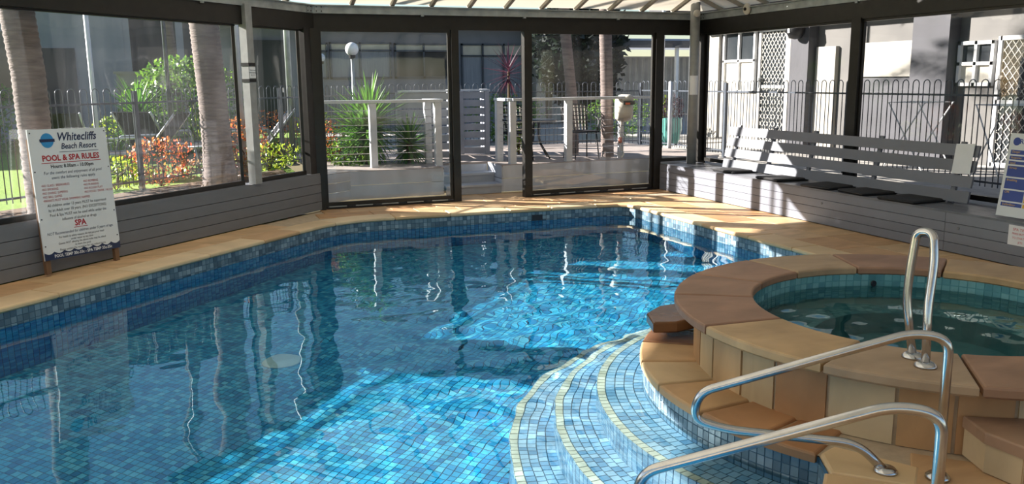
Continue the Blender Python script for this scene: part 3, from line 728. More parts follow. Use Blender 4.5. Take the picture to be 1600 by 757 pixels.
# paper on backrest, info sign on the seat, notice on the front
Mr = Matrix(((0, 0, -1, 0), (-1, 0, 0, 0), (0, 1, 0, 0), (0, 0, 0, 1)))   # text frame on walls facing -X
def slatM(y, z, dx=0): return Matrix.Translation((7.025 + (z - .66) * .19 + dx, y, z)) @ Matrix.Rotation(math.radians(11), 4, 'Y') @ Mr
o = MB().box((0, 0, 0), (.21, .29, .002), 0, slatM(6.17, .815, -.034) @ Matrix.Rotation(math.radians(3), 4, 'Z')).build('bench_notice', 'paper'); tag(o, 'plain white paper notice hanging on the bench backrest', 'notice')
inf = thing('safety_sign', 'white pool safety board with blue and yellow rows on bench', 'sign', (6.72, 5.28, .381))
M0 = Matrix.Translation((6.72, 5.21, .75)) @ Matrix.Rotation(math.radians(8), 4, 'Y') @ Mr
MB().box((0, 0, 0), (.52, .72, .012), 0, M0).build('board', 'sign_white', inf)
MB().lathe([(.035, .006), (.035, .008)], (-.19, .29, 0), 20, M0).build('emblem', 'sign_blue', inf)
text_mesh('RESUSCITATION', .06, 'sign_blue', inf, M0 @ Matrix.Translation((.06, .29, .0075)), bold=.001)
z = .22
for i, h in enumerate((.045, .04, .035, .1, .1, .1, .04)):
    MB().box((-.13, z - h / 2, .007), (.2, h - .008, .003), 0, M0).build('blue_row', 'sign_blue', inf); MB().box((.1, z - h / 2, .007), (.24, h - .008, .003), 0, M0).build('yellow_row', 'sign_yellow', inf)
    text_mesh(('Danger', 'Response', 'Send', 'Airway', 'Breathing', 'CPR', 'Defibrillator')[i], .026, 'sign_yellow', inf, M0 @ Matrix.Translation((-.215, z - .02, .0095)), align='LEFT'); z -= h + .006
nt = MB().box((6.556, 5.12, .265), (.003, .24, .17)).build('spa_notice', 'paper'); tag(nt, 'small white notice with red lettering on the bench front', 'notice')
for i, s_ in enumerate(('SPA TIMER', 'PRESS BUTTON', 'TO START SPA', 'JETS')): text_mesh(s_, .034 if i == 0 else .024, 'ink_pink', nt, Matrix.Translation((6.553, 5.12, .315 - i * .036)) @ Mr)

# ---------------------------------------------------------------- rules sign against the left wall
sg = thing('rules_sign', 'white pool and spa rules board on two timber stakes', 'sign', (-.86, 8.36, 0))
p_bl, p_br, p_tl = Vector((-1.125, 8.055, .135)), Vector((-.575, 8.615, .115)), Vector((-1.185, 8.115, 1.235))
ex = (p_br - p_bl); SW_ = ex.length; ex.normalize(); ey = p_tl - p_bl; ey = (ey - ex * ey.dot(ex)); SH_ = ey.length; ey.normalize(); ez = ex.cross(ey)
SM = Matrix((ex, ey, ez)).transposed().to_4x4(); SM.translation = p_bl
MB().box((SW_ / 2, SH_ / 2, -.006), (SW_, SH_, .012), 0, SM).build('board', 'sign_white', sg)
for x in (.035, SW_ - .035): MB().box((x, SH_ / 2 - .10, -.03), (.045, SH_ + .04, .034), 0, SM).build('stake', 'timber', sg)
def stx(s_, x, y, size, m='ink_black', **k): return text_mesh(s_, size, m, sg, SM @ Matrix.Translation((x, y, .0015)), **k)
cxs = SW_ * .5
MB().lathe([(.001, 0), (.062, .0), (.062, .002), (.001, .0022)], (.175, SH_ - .095, 0), 30, SM).build('emblem', 'ink_blue', sg)
MB().box((.175, SH_ - .095, .0025), (.145, .026, .001), math.radians(0), SM).build('emblem_band', 'ink_navy', sg)
stx('BEACH RESORT', .175, SH_ - .095, .016, 'ink_white').location.z += 0
stx('Whitecliffs', .47, SH_ - .07, .098, 'ink_navy', shear=.25, bold=.002, width=.95); stx('Beach Resort', .48, SH_ - .15, .07, 'ink_navy', shear=.25, bold=.0012, width=.95)
MB().box((.48, SH_ - .197, .001), (.4, .004, .001), 0, SM).build('rule', 'ink_navy', sg)
stx('POOL & SPA RULES', cxs, SH_ - .247, .068, 'ink_red', bold=.0022); MB().box((cxs, SH_ - .285, .001), (.6, .005, .001), 0, SM).build('rule', 'ink_red', sg)
stx('Hours: 8.00am - 10.00pm', cxs, SH_ - .317, .042, 'ink_black', bold=.001)
stx('For the comfort and enjoyment of all pool', cxs, SH_ - .37, .036, 'ink_navy', shear=.2, width=.95); stx('users the following rules apply.', cxs, SH_ - .412, .036, 'ink_navy', shear=.2)
for i, s_ in enumerate(('NO GLASS / BREAKABLES', 'NO SMOKING', 'NO DIVING / JUMPING', 'NO BALL GAMES', 'INFANTS MUST WEAR SWIMMING NAPPIES')): stx('\u2022' + s_, .06, SH_ - .475 - i * .032, .028, 'ink_red', align='LEFT', width=.85)
for i, s_ in enumerate(('NO BOMBING', 'NO RUNNING', 'NO ROUGH PLAY', 'NO FOOD / DRINK / ALCOHOL')): stx('\u2022' + s_, .475, SH_ - .465 - i * .032, .028, 'ink_red', align='LEFT', width=.85)
for i, s_ in enumerate(('All children under 13 years MUST be supervised', 'by an Adult over 18 years. (NO EXCEPTIONS)', 'Pool & Spa MUST not be used while under the', 'influence of alcohol or drugs')): stx(s_, cxs, SH_ - .645 - i * .042, .034, 'ink_black', width=.9)
stx('SPA', cxs, SH_ - .82, .07, 'ink_red', bold=.0022); MB().box((cxs, SH_ - .855, .001), (.14, .005, .001), 0, SM).build('rule', 'ink_red', sg)
stx('NOT Recommended for children under 5 years of age.', cxs, SH_ - .885, .034, 'ink_navy', shear=.2, width=.9)
for i, s_ in enumerate(('For health & safety reasons do not put your head', 'under water at any time.', 'Guests NOT obeying the above rules may be asked', 'to leave the pool.', 'Please contact the reception for any related items.')): stx(s_, cxs, SH_ - .922 - i * .027, .026, 'ink_black', width=.9)
mb = MB(); kk = 8
for i in range(kk):
    x0, x1 = SW_ * i / kk, SW_ * (i + 1) / kk
    top_ = [(x0 + (x1 - x0) * q / 6, .068 - .02 * math.sin(PI * q / 6)) for q in range(7)]
    mb.poly([SM @ Vector((x0, 0, .001)), SM @ Vector((x1, 0, .001))] + [SM @ Vector((x, y, .001)) for x, y in reversed(top_)])
mb.build('wave_border', 'ink_navy', sg)
stx('POOL TEMP 30c-33c - SPA TEMP 33c-35c', cxs, .026, .036, 'ink_white', bold=.001, width=.95)
for x in (.02, SW_ - .02):
    for y in (.12, .35, .75, SH_ - .03): MB().lathe([(.006, 0), (.006, .003)], (x, y, 0), 8, SM).build('screw', 'ink_black', sg)


# ================================================================ outdoors
GL, GD, GR = .32, .40, .30            # lawn, deck and right yard levels
def ground(name, poly, z, m):
    o = MB().prism(poly, z - .06, z).build(name, m); o['kind'] = 'structure'; return o
ground('ground_lawn', [(-40, -20), (-3.85, -20), (-3.85, 5.72), (1.55, 11.15), (1.55, 15.3), (3.2, 17), (3.2, 60), (-40, 60)], GL, 'lawn')
ground('ground_court', [(3.2, 15.0), (60, 15.0), (60, 60), (3.2, 60)], GL - .005, 'concrete')
ground('ground_yard', [(7.42, -20), (60, -20), (60, 15.0), (7.42, 15.0)], GR, 'concrete')
o = MB().prism([(-3.85, 5.8), (1.5, 11.15), (1.5, 11.75), (-3.85, 6.35)], .22, .40).build('ground_path', 'concrete'); o['kind'] = 'structure'
o = MB().prism([(-3.85, 6.55), (1.4, 11.9), (1.4, 13.2), (-3.85, 7.9)], .25, .335).build('ground_bed', 'soil'); o['kind'] = 'structure'

# ---- timber deck with steps
deck = thing('timber_deck', 'raised timber deck with whitewashed fascia behind the back windows', 'deck', (5, 13, 0))
DL = [(1.72, 11.42), (2.15, 11.72), (3.46, 11.68), (3.46, 12.3), (3.46, 15.2), (1.72, 15.2)]; DR = [(4.32, 11.62), (8.0, 11.62), (8.0, 15.0), (4.32, 15.2)]
for P in (DL, DR, [(3.46, 12.25), (4.32, 12.25), (4.32, 15.2), (3.46, 15.2)]): MB().prism(P, GD - .03, GD).build('deck_surface', 'deck_timber', deck)
def fascia(a, b, rows=2, z1=.385):
    h = z1 / rows
    for r in range(rows): MB().beam((*a, .01 + h * (r + .5)), (*b, .01 + h * (r + .5)), .03, h - .008).build('fascia_board', 'fascia', deck)
fascia((1.75, 11.45), (2.14, 11.73), 3); fascia((2.14, 11.73), (3.45, 11.69)); fascia((4.33, 11.63), (7.98, 11.63)); fascia((3.45, 11.69), (3.45, 12.25)); fascia((4.33, 11.63), (4.33, 12.25))
st = thing('deck_steps', 'three timber steps leading up onto the deck', 'steps', (3.89, 12, 0))
for k, (y0, y1, z) in enumerate(((11.62, 11.93, .135), (11.93, 12.24, .27))):
    MB().box((3.89, (y0 + y1) / 2, z - .015), (.83, y1 - y0 + .03, .03)).build('tread', 'fascia', st); MB().box((3.89, y0 + .01, z / 2 - .015), (.83, .02, z - .03)).build('riser', 'screen_paint', st)
MB().box((3.89, 12.245, .2), (.83, .012, .34)).build('riser', 'fascia', st)
def railing(label, posts, path, wires):
    t = thing('deck_railing', label, 'railing', (*path[0], GD), 'white deck railings')
    for p in posts: MB().box((*p, GD + .45), (.095, .095, .90)).build('post', 'rail_paint', t)
    for a, b in zip(path[:-1], path[1:]): MB().beam((*a, GD + .925), (*b, GD + .925), .12, .04).build('top_rail', 'rail_paint', t)
    for a, b in wires:
        for k in range(8): MB().tube([(*a, GD + .10 + k * .1), (*b, GD + .10 + k * .1)], .004, 5).build('wire', 'steel', t)
railing('white timber railing with wires in front of the large yucca', [(1.74, 12.2), (2.56, 12.08), (3.47, 11.96), (3.45, 12.42)], [(1.70, 12.2), (2.56, 12.08), (3.50, 11.95), (3.45, 12.48)], [((1.74, 12.2), (2.56, 12.08)), ((2.56, 12.08), (3.47, 11.96)), ((3.47, 11.96), (3.45, 12.42))])
railing('white timber railing with wires in front of the patio table', [(4.50, 12.22), (4.51, 11.70), (5.42, 11.74), (6.98, 11.80)], [(4.50, 12.28), (4.50, 11.69), (5.42, 11.74), (7.05, 11.80)], [((4.50, 12.22), (4.51, 11.70)), ((4.51, 11.70), (5.42, 11.74)), ((5.42, 11.74), (6.98, 11.80))])
# ---- slatted screens
def screen(label, a, b, z0, z1, nslat, ret=None):
    t = thing('slatted_screen', label, 'screen', (*a, z0), 'grey slatted screens on the deck'); h = (z1 - z0) / nslat
    segs = [(a, b)] + ([(b, ret)] if ret else [])
    for p, q in segs:
        for k in range(nslat): MB().beam((*p, z0 + h * (k + .5)), (*q, z0 + h * (k + .5)), .022, h * .80).build('slat', 'screen_paint', t)
    for p in [a, b] + ([ret] if ret else []): MB().box((*p, (z0 + z1) / 2), (.07, .07, z1 - z0)).build('post', 'screen_paint', t)
    for p, q in segs: MB().beam((*p, z1 + .015), (*q, z1 + .015), .1, .03).build('cap', 'rail_paint', t)
screen('grey slatted timber screen left of the deck steps', (3.22, 13.25), (4.05, 12.95), GD, 1.43, 8, (4.15, 13.6))
screen('short grey slatted timber screen behind the deck steps', (4.36, 13.64), (4.76, 13.50), GD, 1.43, 8, (4.9, 14.1))
# ---- fences
def hoop_mesh(z0, z1):
    w = .045; r = .0058; pts = [(-w, 0, z0), (-w, 0, z1 - w)] + [(-w * math.cos(PI * k / 6), 0, z1 - w + w * math.sin(PI * k / 6)) for k in range(1, 6)] + [(w, 0, z1 - w), (w, 0, z0)]
    return MB().tube(pts, r, 6).data('hoop', 'fence_metal', True)
def fence(label, a, b, g, top=1.2, cat='fence'):
    t = thing('hoop_top_fence', label, cat, (*a, g), 'hoop top pool fences'); hm = hoop_mesh(.05, top)
    A = Vector((*a, g)); B = Vector((*b, g)); L = (B - A).length; u = (B - A) / L; cnt = int(L / .155); rz = math.atan2(u.y, u.x)
    for k in range(cnt):
        p = A + u * ((k + .5) * L / cnt); o = link('hoop', hm, t); o.matrix_parent_inverse = Matrix(); o.location = p - A; o.rotation_euler = (0, 0, rz)
    for z in (.10, top - .17): MB().beam(A + Z * z, B + Z * z, .024, .022).build('rail', 'fence_metal', t)
    k = max(1, round(L / 2.4))
    for i in range(k + 1): MB().box(A + u * (L * i / k) + Z * (top / 2 - .02), (.05, .05, top - .02), rz).build('post', 'fence_metal', t)
fence('dark hoop-top metal fence in front of the lawn and loungers', (-4.2, 7.5), (3.3, 15.0), GL + .03)
fence('pale hoop-top metal fence behind the patio table', (3.3, 16.4), (8.15, 14.45), GL + .03)
fence('dark hoop-top metal fence behind the slatted bench', (8.15, 14.4), (8.15, 3.6), .36)

# ---- plants
def blade_mesh(name, L, w, droop, m, seg=5, fold=.25):
    """a sword leaf along +X, bending down"""
    mb = MB(); k = 0
    for i in range(seg + 1):
        t = i / seg; x = L * t; z = -droop * L * t * t; ww = w * (1 - t) ** .7 * (.55 + .45 * min(1, t * 5)) / 2 + .0005
        mb.v += [(x, -ww, z + ww * fold), (x, 0, z), (x, ww, z + ww * fold)]
    for i in range(seg):
        k = i * 3; mb.f += [(k, k + 1, k + 4, k + 3), (k + 1, k + 2, k + 5, k + 4)]
    return mb.data(name, m)
def spiky(name, label, cat, base, heads, n, L, w, m, group=None, lo=-45, hi=85, trunk=.05, stem='stem'):
    t = thing(name, label, cat, base, group, local=True); ms = [blade_mesh('leaf', L * f, w, d, m) for f, d in ((1, .05), (.88, .18), (.75, .32))]
    for hx, hy, hz in heads:
        MB().tube([(hx * .3, hy * .3, 0), (hx * .8, hy * .8, hz * .6), (hx, hy, hz)], [trunk * 1.2, trunk, trunk * .8], 8).build('stem', stem, t)
        for k in range(n):
            f = (k + .5) / n; el = math.asin(math.sin(math.radians(lo)) + (math.sin(math.radians(hi)) - math.sin(math.radians(lo))) * f) + math.radians(random.uniform(-7, 7)); az = k * 2.39996 + random.uniform(-.2, .2)
            o = link('leaf', ms[0 if f > .55 else (1 if f > .25 else 2)], t); sc = random.uniform(.8, 1.1)
            o.location = (hx, hy, hz - (1 - f) * L * .45); o.rotation_euler = (random.uniform(-.3, .3), -el, az); o.scale = (sc, sc, sc)
    return t
spiky('yucca', 'large green yucca with sword leaves behind the white railing', 'yucca', (2.66, 12.75, GD), [(0, 0, .68), (-.1, .12, .5)], 210, .66, .07, 'yucca_leaf', 'yuccas', -50)
spiky('yucca', 'small green yucca beside the grey slatted screen', 'yucca', (3.2, 12.55, GD), [(0, 0, .36)], 110, .46, .055, 'yucca_leaf', 'yuccas', -35)
spiky('yucca', 'bright green yucca behind the loungers on the lawn', 'yucca', (-.58, 15.35, GL), [(0, 0, .85)], 130, .64, .065, 'yucca_leaf', 'yuccas', -20)
spiky('cordyline', 'dark purple cordyline with spiky head beyond the deck steps', 'plant', (5.42, 14.2, GD), [(0, 0, 1.42)], 46, .52, .04, 'purple_leaf', None, -40, 80, .025)
spiky('grass_tuft', 'strappy green plant behind the sun loungers beside the wall', 'plant', (.35, 15.6, GL), [(0, 0, .3)], 50, .6, .03, 'lime_leaf', None, 0)
def shrub(name, label, base, rx, ry, h, m, n, leaf=.05, stem=True, cat='shrub', group=None, lo=.0):
    t = thing(name, label, cat, base, group, local=True); mb = MB()
    for k in range(n):
        a = random.uniform(0, 2 * PI); zz = random.uniform(-1, 1); rr = random.uniform(.55, 1) ** .5; q = math.sqrt(1 - zz * zz) * rr
        bump = 1 + .18 * math.sin(3 * a + 2 * zz) + .1 * math.sin(7 * a)
        p = Vector((rx * q * math.cos(a) * bump, ry * q * math.sin(a) * bump, lo * h + h * (1 - lo) * (.5 + .5 * zz * rr)))
        d = Vector((random.gauss(0, 1), random.gauss(0, 1), random.gauss(.4, .8))).normalized(); e = d.orthogonal().normalized(); l = leaf * random.uniform(.7, 1.4)
        mb.poly([p, p + d * l * .5 + e * l * .3, p + d * l, p + d * l * .5 - e * l * .3])
    f = mb.build('foliage', m, t); f['kind'] = 'stuff'
    for k in range(4): MB().tube([(0, 0, 0), (random.uniform(-.3, .3) * rx, random.uniform(-.3, .3) * ry, h * .4), (random.uniform(-.7, .7) * rx, random.uniform(-.7, .7) * ry, h * .75)], [.015, .01, .006], 5).build('branch', 'stem', t)
    return t
shrub('hedge_bush', 'clipped lime green bush behind the dark sun lounger', (-.95, 16.1, GL), .55, .45, .75, 'lime_leaf', 1500, .05)
shrub('tall_bush', 'tall dark green bush standing beside the pale wall', (.15, 16.2, GL), .95, .7, 1.75, 'bush_leaf', 3600, .08)
shrub('round_bush', 'round green bush low against the shaded left building', (-3.2, 19.0, GL), .8, .7, 1.3, 'bush_leaf', 1500, .08)
shrub('fence_bush', 'green leafy bush behind the patio fence', (6.3, 16.8, GL), .9, .5, 1.0, 'bush_leaf', 1700, .07)
shrub('carport_bush', 'dark green bush beside the patio fence below the carport', (9.2, 17.3, GL), .8, .6, .9, 'bush_leaf', 1300, .07)
for (x, y, rx, h, m, n, d) in ((-2.6, 9.95, .55, .5, 'orange_leaf', 700, 'orange red low shrub left of the palm trunk behind the rules sign'), (-.25, 11.7, .4, .62, 'orange_leaf', 650, 'orange red leafy shrub growing under the sun lounger'),
                             (.78, 12.45, .35, .8, 'orange_leaf', 600, 'bright orange red shrub between the grooved palm trunk and column'), (1.5, 15.4, .6, .8, 'orange_leaf', 700, 'orange flowering shrub at the end of the lawn'), (1.95, 13.6, .25, 1.0, 'lime_leaf', 450, 'yellow green shrub at the deck corner post'), (2.15, 13.3, .22, .7, 'orange_leaf', 350, 'small red shrub beside the large yucca'),
                             (-.75, 11.5, .4, .38, 'lime_leaf', 500, 'low yellow green ground cover in the flower bed'), (.45, 12.0, .5, .35, 'dry_leaf', 500, 'low dry brown plant at the foot of the fence'), (1.2, 13.0, .45, .4, 'lime_leaf', 500, 'low yellow flowering plant in front of the deck corner'),
                             (2.3, 12.65, .3, .45, 'bush_leaf', 500, 'dark leafy bush at the deck corner under the yucca'), (5.2, 13.2, .12, .55, 'lime_leaf', 160, 'small yellow potted plant behind the stair railing')):
    shrub('garden_shrub', d, (x, y, GD if y > 13.1 and x > 3 else GL + .01), rx, rx * .8, h, m, n, .05, group='garden shrubs by the fence')
def palm(label, path, r0, r1, flare=1.0, crown=True, rings=True):
    base = Vector(path[0]); t = thing('palm_tree', label, 'palm tree', base, 'palm trees'); pts = []; P = [Vector(p) for p in path]; N = 26
    L = [0]
    for a, b in zip(P[:-1], P[1:]): L.append(L[-1] + (b - a).length)
    rs = []
    step = .055; s_ = 0
    while s_ <= L[-1]:
        for i in range(len(P) - 1):
            if s_ <= L[i + 1]: break
        p = P[i].lerp(P[i + 1], (s_ - L[i]) / (L[i + 1] - L[i])); f = s_ / L[-1]; r = r0 + (r1 - r0) * f + (flare - 1) * r0 * math.exp(-s_ / .22)
        pts += [p, p + (P[i + 1] - P[i]).normalized() * step * .5]; rs += [r * 1.035, r * .985]; s_ += step
    MB().tube(pts, rs, 18).build('trunk', 'palm_bark', t, True)
    if crown:
        top_ = P[-1]; fm = []
        mb = MB(); n_ = 14
        for i in range(n_):
            x = 1.9 * (i + 1) / n_; z = .5 * math.sin(x) - .25 * x * x; l = .55 * math.sin(PI * min(1, (i + 2) / (n_ + 1.5)))
            for sgn in (-1, 1): mb.poly([(x, 0, z), (x + .1, sgn * l * .5, z - .05), (x + .32, sgn * l, z - .25), (x + .05, sgn * l * .5, z - .07)])
        me = mb.data('frond', 'palm_leaf')
        for k in range(10):
            o = link('frond', me, t); o.matrix_parent_inverse = Matrix(); o.location = top_ - base; o.rotation_euler = (0, random.uniform(-.5, .25), k * .628 + random.uniform(-.2, .2))
    return t
palm('thick smooth palm trunk standing right behind the rules sign', [(-1.16, 8.53, GL), (-1.16, 8.53, 1.2), (-1.16, 8.52, 1.7), (-1.20, 8.51, 2.3), (-1.5, 8.5, 5.4)], .125, .15)
palm('palm trunk with grooved flared base behind the left window', [(.44, 11.0, GL), (.42, 11.03, 1.4), (.37, 11.1, 2.6), (.2, 11.2, 6.2)], .165, .17, 1.45)
palm('leaning ringed palm trunk growing through the deck behind patio chair', [(5.97, 12.72, GD - .03), (5.94, 12.72, 1.3), (5.83, 12.75, 2.35), (5.6, 12.8, 5.6)], .085, .085)
palm('straight ringed palm trunk beside the hose reel on the deck', [(6.29, 12.15, GD - .03), (6.27, 12.16, 1.5), (6.24, 12.17, 2.35), (6.2, 12.2, 5.6)], .10, .088)
palm('slim distant palm trunk beside the pale wall on the left', [(.1, 17.2, GL), (-.05, 17.2, 2.9), (-.2, 17.2, 6.8)], .10, .09)
palm('slim palm trunk in front of the dark tall bush', [(.62, 15.2, GL), (.52, 15.2, 2.6), (.4, 15.2, 6.0)], .10, .09, crown=False)

# ---- poles and lamps
def pole(label, p, z0, z1, r, m='galvanised', lean=(0, 0)):
    t = thing('metal_pole', label, 'pole', (*p, z0), 'metal poles in the garden')
    MB().tube([(*p, z0), (p[0] + lean[0], p[1] + lean[1], z1)], r, 10).build('shaft', m, t, True); MB().lathe([(r * 2, 0), (r * 2, .012), (r, .03)], (*p, z0), 12).build('base_plate', m, t); return t
pole('tall white metal pole on the lawn behind the rules sign', (-1.13, 14.35), GL, 2.62, .035, 'rail_paint')
pole('thin grey metal pole between two palm trunks', (-.08, 13.4), GL, 5, .03, 'fence_metal'); pole('pale metal post beside the square left column', (.82, 12.5), GL, 5, .05, 'rail_paint'); pole('blue grey metal post in front of the motel door', (1.66, 13.85), GL, 5, .05)
pole('thin white pole beside the straight ringed palm trunk', (8.3, 13.9), GL, 5, .03, 'rail_paint'); pole('thin white pole next to the hose reel', (8.05, 13.2), GL, 1.55, .035, 'rail_paint')
def globe_lamp(label, p, zc, r):
    t = thing('globe_lamp', label, 'lamp', (*p, GL), 'globe garden lamps'); MB().tube([(*p, GL), (*p, zc - r)], .03, 10).build('post', 'galvanised', t, True)
    MB().lathe([(.06, -r - .04), (.065, -r + .02)], (*p, zc), 14).build('collar', 'black_metal', t); MB().lathe([(max(.002, r * math.sin(PI * k / 14)), -r * math.cos(PI * k / 14)) for k in range(15)], (*p, zc), 24).build('globe', 'globe', t, True)
globe_lamp('white globe garden lamp on a post above the large yucca', (3.15, 16.46), 2.2, .125); globe_lamp('small white globe lamp in front of the motel windows', (3.2, 20.5), 2.15, .1)

# ---- loungers
def lounger():
    t = thing('sun_lounger', 'x', 'sun lounger', (0, 0, 0), 'dark sun loungers on the lawn', local=True)
    for s_ in (-1, 1):
        MB().tube(fillet([(-.02, s_ * .3, .34), (1.25, s_ * .3, .36)], .05), .018, 8).build('side_rail', 'lounger_frame', t, True); MB().tube([(1.2, s_ * .3, .36), (1.62, s_ * .3, .88)], .018, 8).build('back_rail', 'lounger_frame', t, True)
        MB().tube(fillet([(.55, s_ * .33, .35), (.6, s_ * .33, .56), (1.2, s_ * .33, .58), (1.28, s_ * .33, .42)], .06), .016, 8).build('armrest', 'lounger_frame', t, True)
        for x in (.12, 1.15): MB().tube([(x, s_ * .3, .35), (x + .04, s_ * .32, 0)], .018, 8).build('leg', 'lounger_frame', t, True)
    MB().box((.6, 0, .355), (1.2, .58, .012)).build('seat_sling', 'sling', t); MB().beam((1.2, 0, .36), (1.62, 0, .88), .58, .012).build('back_sling', 'sling', t)
    return t
l0 = lounger(); l0.location = (.2, 15.1, GL); l0.rotation_euler = (0, 0, math.radians(-120)); l0['label'] = 'dark sun lounger with raised back in front of the lime bush'
dup(l0, (-1.45, 13.14, GL), math.radians(-20), 'dark sun lounger whose raised back is behind the grooved palm trunk'); dup(l0, (.1, 14.05, GL), 0.0, 'dark sun lounger beside the blue grey metal post'); dup(l0, (-1.3, 15.4, GL), math.radians(-100), 'dark sun lounger just right of the thick smooth palm trunk')

# ---- patio set
mat('table_black', (.03, .036, .045), None, 9, .25)
t = thing('patio_table', 'round black metal patio table on the deck', 'table', (5.2, 12.45, GD)); c = (5.2, 12.45)
MB().lathe([(.33, .56), (.34, .565), (.34, .59), (.33, .60)], (*c, GD), 28).build('table_top', 'table_black', t)
for k in range(4):
    a = k * PI / 2 + .5; MB().tube(fillet([(c[0] + .06 * math.cos(a), c[1] + .06 * math.sin(a), GD + .56), (c[0] + .05 * math.cos(a), c[1] + .05 * math.sin(a), GD + .28), (c[0] + .27 * math.cos(a), c[1] + .27 * math.sin(a), GD + .005)], .12), .012, 8).build('leg', 'black_metal', t, True)
def chair(label, loc, rz):
    t = thing('patio_chair', label, 'chair', loc, 'black patio chairs', local=True)
    for sx in (-1, 1):
        MB().tube([(.17 * sx, -.17, .42), (.2 * sx, -.21, 0)], .011, 8).build('leg', 'black_metal', t, True); MB().tube([(.17 * sx, .16, .42), (.2 * sx, .22, 0)], .011, 8).build('leg', 'black_metal', t, True)
        MB().tube(fillet([(.19 * sx, -.17, .42), (.23 * sx, -.15, .60), (.24 * sx, .12, .66), (.2 * sx, .27, .74)], .08), .012, 8).build('armrest', 'black_metal', t, True)
    mb = MB(); mb.prism([(-.21, -.2), (.21, -.2), (.19, .18), (-.19, .18)], .405, .43, .008); mb.build('seat', 'sling', t)
    MB().tube(fillet([(-.18, .18, .42), (-.22, .29, .82), (.22, .29, .82), (.18, .18, .42)], .1), .012, 8).build('back_frame', 'black_metal', t, True)
    for k in range(7):
        x = -.165 + .055 * k; MB().tube([(x * .95, .185, .43), (x * 1.1, .285, .81)], .008, 5).build('wicker_strand', 'blind', t)
    for k in range(6): MB().tube([(-.19, .19 + .017 * k, .47 + .06 * k), (.19, .19 + .017 * k, .47 + .06 * k)], .008, 5).build('wicker_strand', 'black_metal', t)
    return t
chair('black patio chair with woven back behind the white railing post', (5.80, 12.08, GD), math.radians(-70)); chair('black patio chair between stair railing and the round table', (4.78, 12.25, GD), math.radians(75))

# ---- hose reel, pot
t = thing('hose_reel', 'cream plastic hose reel mounted on a white post', 'hose reel', (6.40, 11.9, GD))
MB().box((6.40, 11.93, GD + .32), (.075, .06, .64)).build('post', 'rail_paint', t)
Mh = Matrix.Translation((6.42, 11.88, 1.15)) @ Matrix.Rotation(math.radians(-20), 4, 'Z') @ Matrix.Rotation(PI / 2, 4, 'Y')
MB().lathe([(.02, -.13), (.15, -.125), (.185, -.09), (.195, 0), (.185, .09), (.15, .125), (.02, .13)], (0, 0, 0), 28, Mh).build('drum', 'reel_plastic', t, True)
MB().prism([(6.33, 11.72), (6.48, 11.67), (6.52, 11.93), (6.36, 11.97)], 1.27, 1.37, .04, .02).build('cover', 'reel_plastic', t, True)
MB().box((6.395, 11.665, 1.245), (.17, .03, .055), math.radians(-19)).build('opening', 'black_metal', t); MB().box((6.37, 11.66, 1.235), (.07, .035, .03), math.radians(-19)).build('hose_nozzle', 'reel_orange', t)
for sgn in (1,): MB().lathe([(.05, .128), (.05, .137), (.03, .14)], (0, 0, 0), 18, Mh).build('axle_cap', 'reel_orange', t, True)
MB().tube([(6.36, 11.84, .98), (6.335, 11.82, .75), (6.34, 11.83, .6), (6.38, 11.78, .46), (6.30, 11.70, .42)], .012, 8).build('hose', 'reel_plastic', t, True); MB().tube([(6.335, 11.82, .72), (6.34, 11.83, .64)], .028, 8).build('hose_stop', 'reel_orange', t, True)
t = thing('glazed_pot', 'glazed turquoise plant pot behind the corner fence', 'plant pot', (8.42, 13.79, GD))
MB().lathe([(.13, 0), (.17, .1), (.21, .3), (.2, .46), (.215, .49), (.19, .50), (.18, .44)], (8.42, 13.79, GD), 26).build('pot', 'turquoise', t, True)
shrub('pot_plant', 'purple green leafy plant growing in the turquoise pot', (8.42, 13.79, GD + .42), .25, .25, .48, 'purple_leaf', 420, .06, cat='plant'); shrub('pot_flower', 'yellow green flowering plant in the turquoise pot edge', (8.30, 13.8, GD + .42), .13, .13, .5, 'lime_leaf', 130, .05, cat='plant')

# ---- buildings
def building(name, label, loc): return thing(name, label, 'building', loc)
def bwin(t, x0, x1, z0, z1, y, transom=None, mullions=(), glass='dark_glass', blind=None, curtain=None):
    """window on a wall facing -Y at y: frame > pane, blind"""
    b = .05; f = MB()
    f.box(((x0 + x1) / 2, y - .03, z0 + b / 2), (x1 - x0, .06, b)); f.box(((x0 + x1) / 2, y - .03, z1 - b / 2), (x1 - x0, .06, b))
    for x in [x0 + b / 2, x1 - b / 2] + list(mullions): f.box((x, y - .03, (z0 + z1) / 2), (b, .06, z1 - z0))
    if transom: f.box(((x0 + x1) / 2, y - .03, transom), (x1 - x0, .06, b * .8))
    w = f.build('window', 'fence_metal', t)
    xs = [x0] + list(mullions) + [x1]
    for xa, xb in zip(xs[:-1], xs[1:]):
        MB().box(((xa + xb) / 2, y - .008, ((transom or z1) + z0) / 2), (xb - xa - b, .01, (transom or z1) - z0 - b)).build('pane', curtain or glass, w)
        if transom: MB().box(((xa + xb) / 2, y - .008, (transom + z1) / 2), (xb - xa - b, .01, z1 - transom - b)).build('transom_pane', blind or glass, w)
    return w
bm = building('motel_wing', 'grey motel wing with curtained windows behind the deck', (6, 24, GL))
MB().box((6.6, 24.25, 1.75), (10.8, .5, 2.9)).build('wall', 'grey_wall', bm); MB().box((6.6, 23.9, 3.3), (11.2, 1.6, .25)).build('eave', 'dark_wall', bm)
MB().prism([(1.0, 23.0), (12.2, 23.0), (12.2, 30), (1.0, 30)], 3.4, 3.5).build('roof', 'blue_roof', bm)
bwin(bm, 3.3, 3.93, 1.68, 2.64, 24.0, 2.42, (), blind='blind', curtain='curtain'); bwin(bm, 3.98, 5.68, 1.68, 2.66, 24.0, 2.44, (4.80,), blind='blind', curtain='curtain'); bwin(bm, 5.76, 7.35, 1.68, 2.64, 24.0, 2.43, (6.6,), blind='blind')
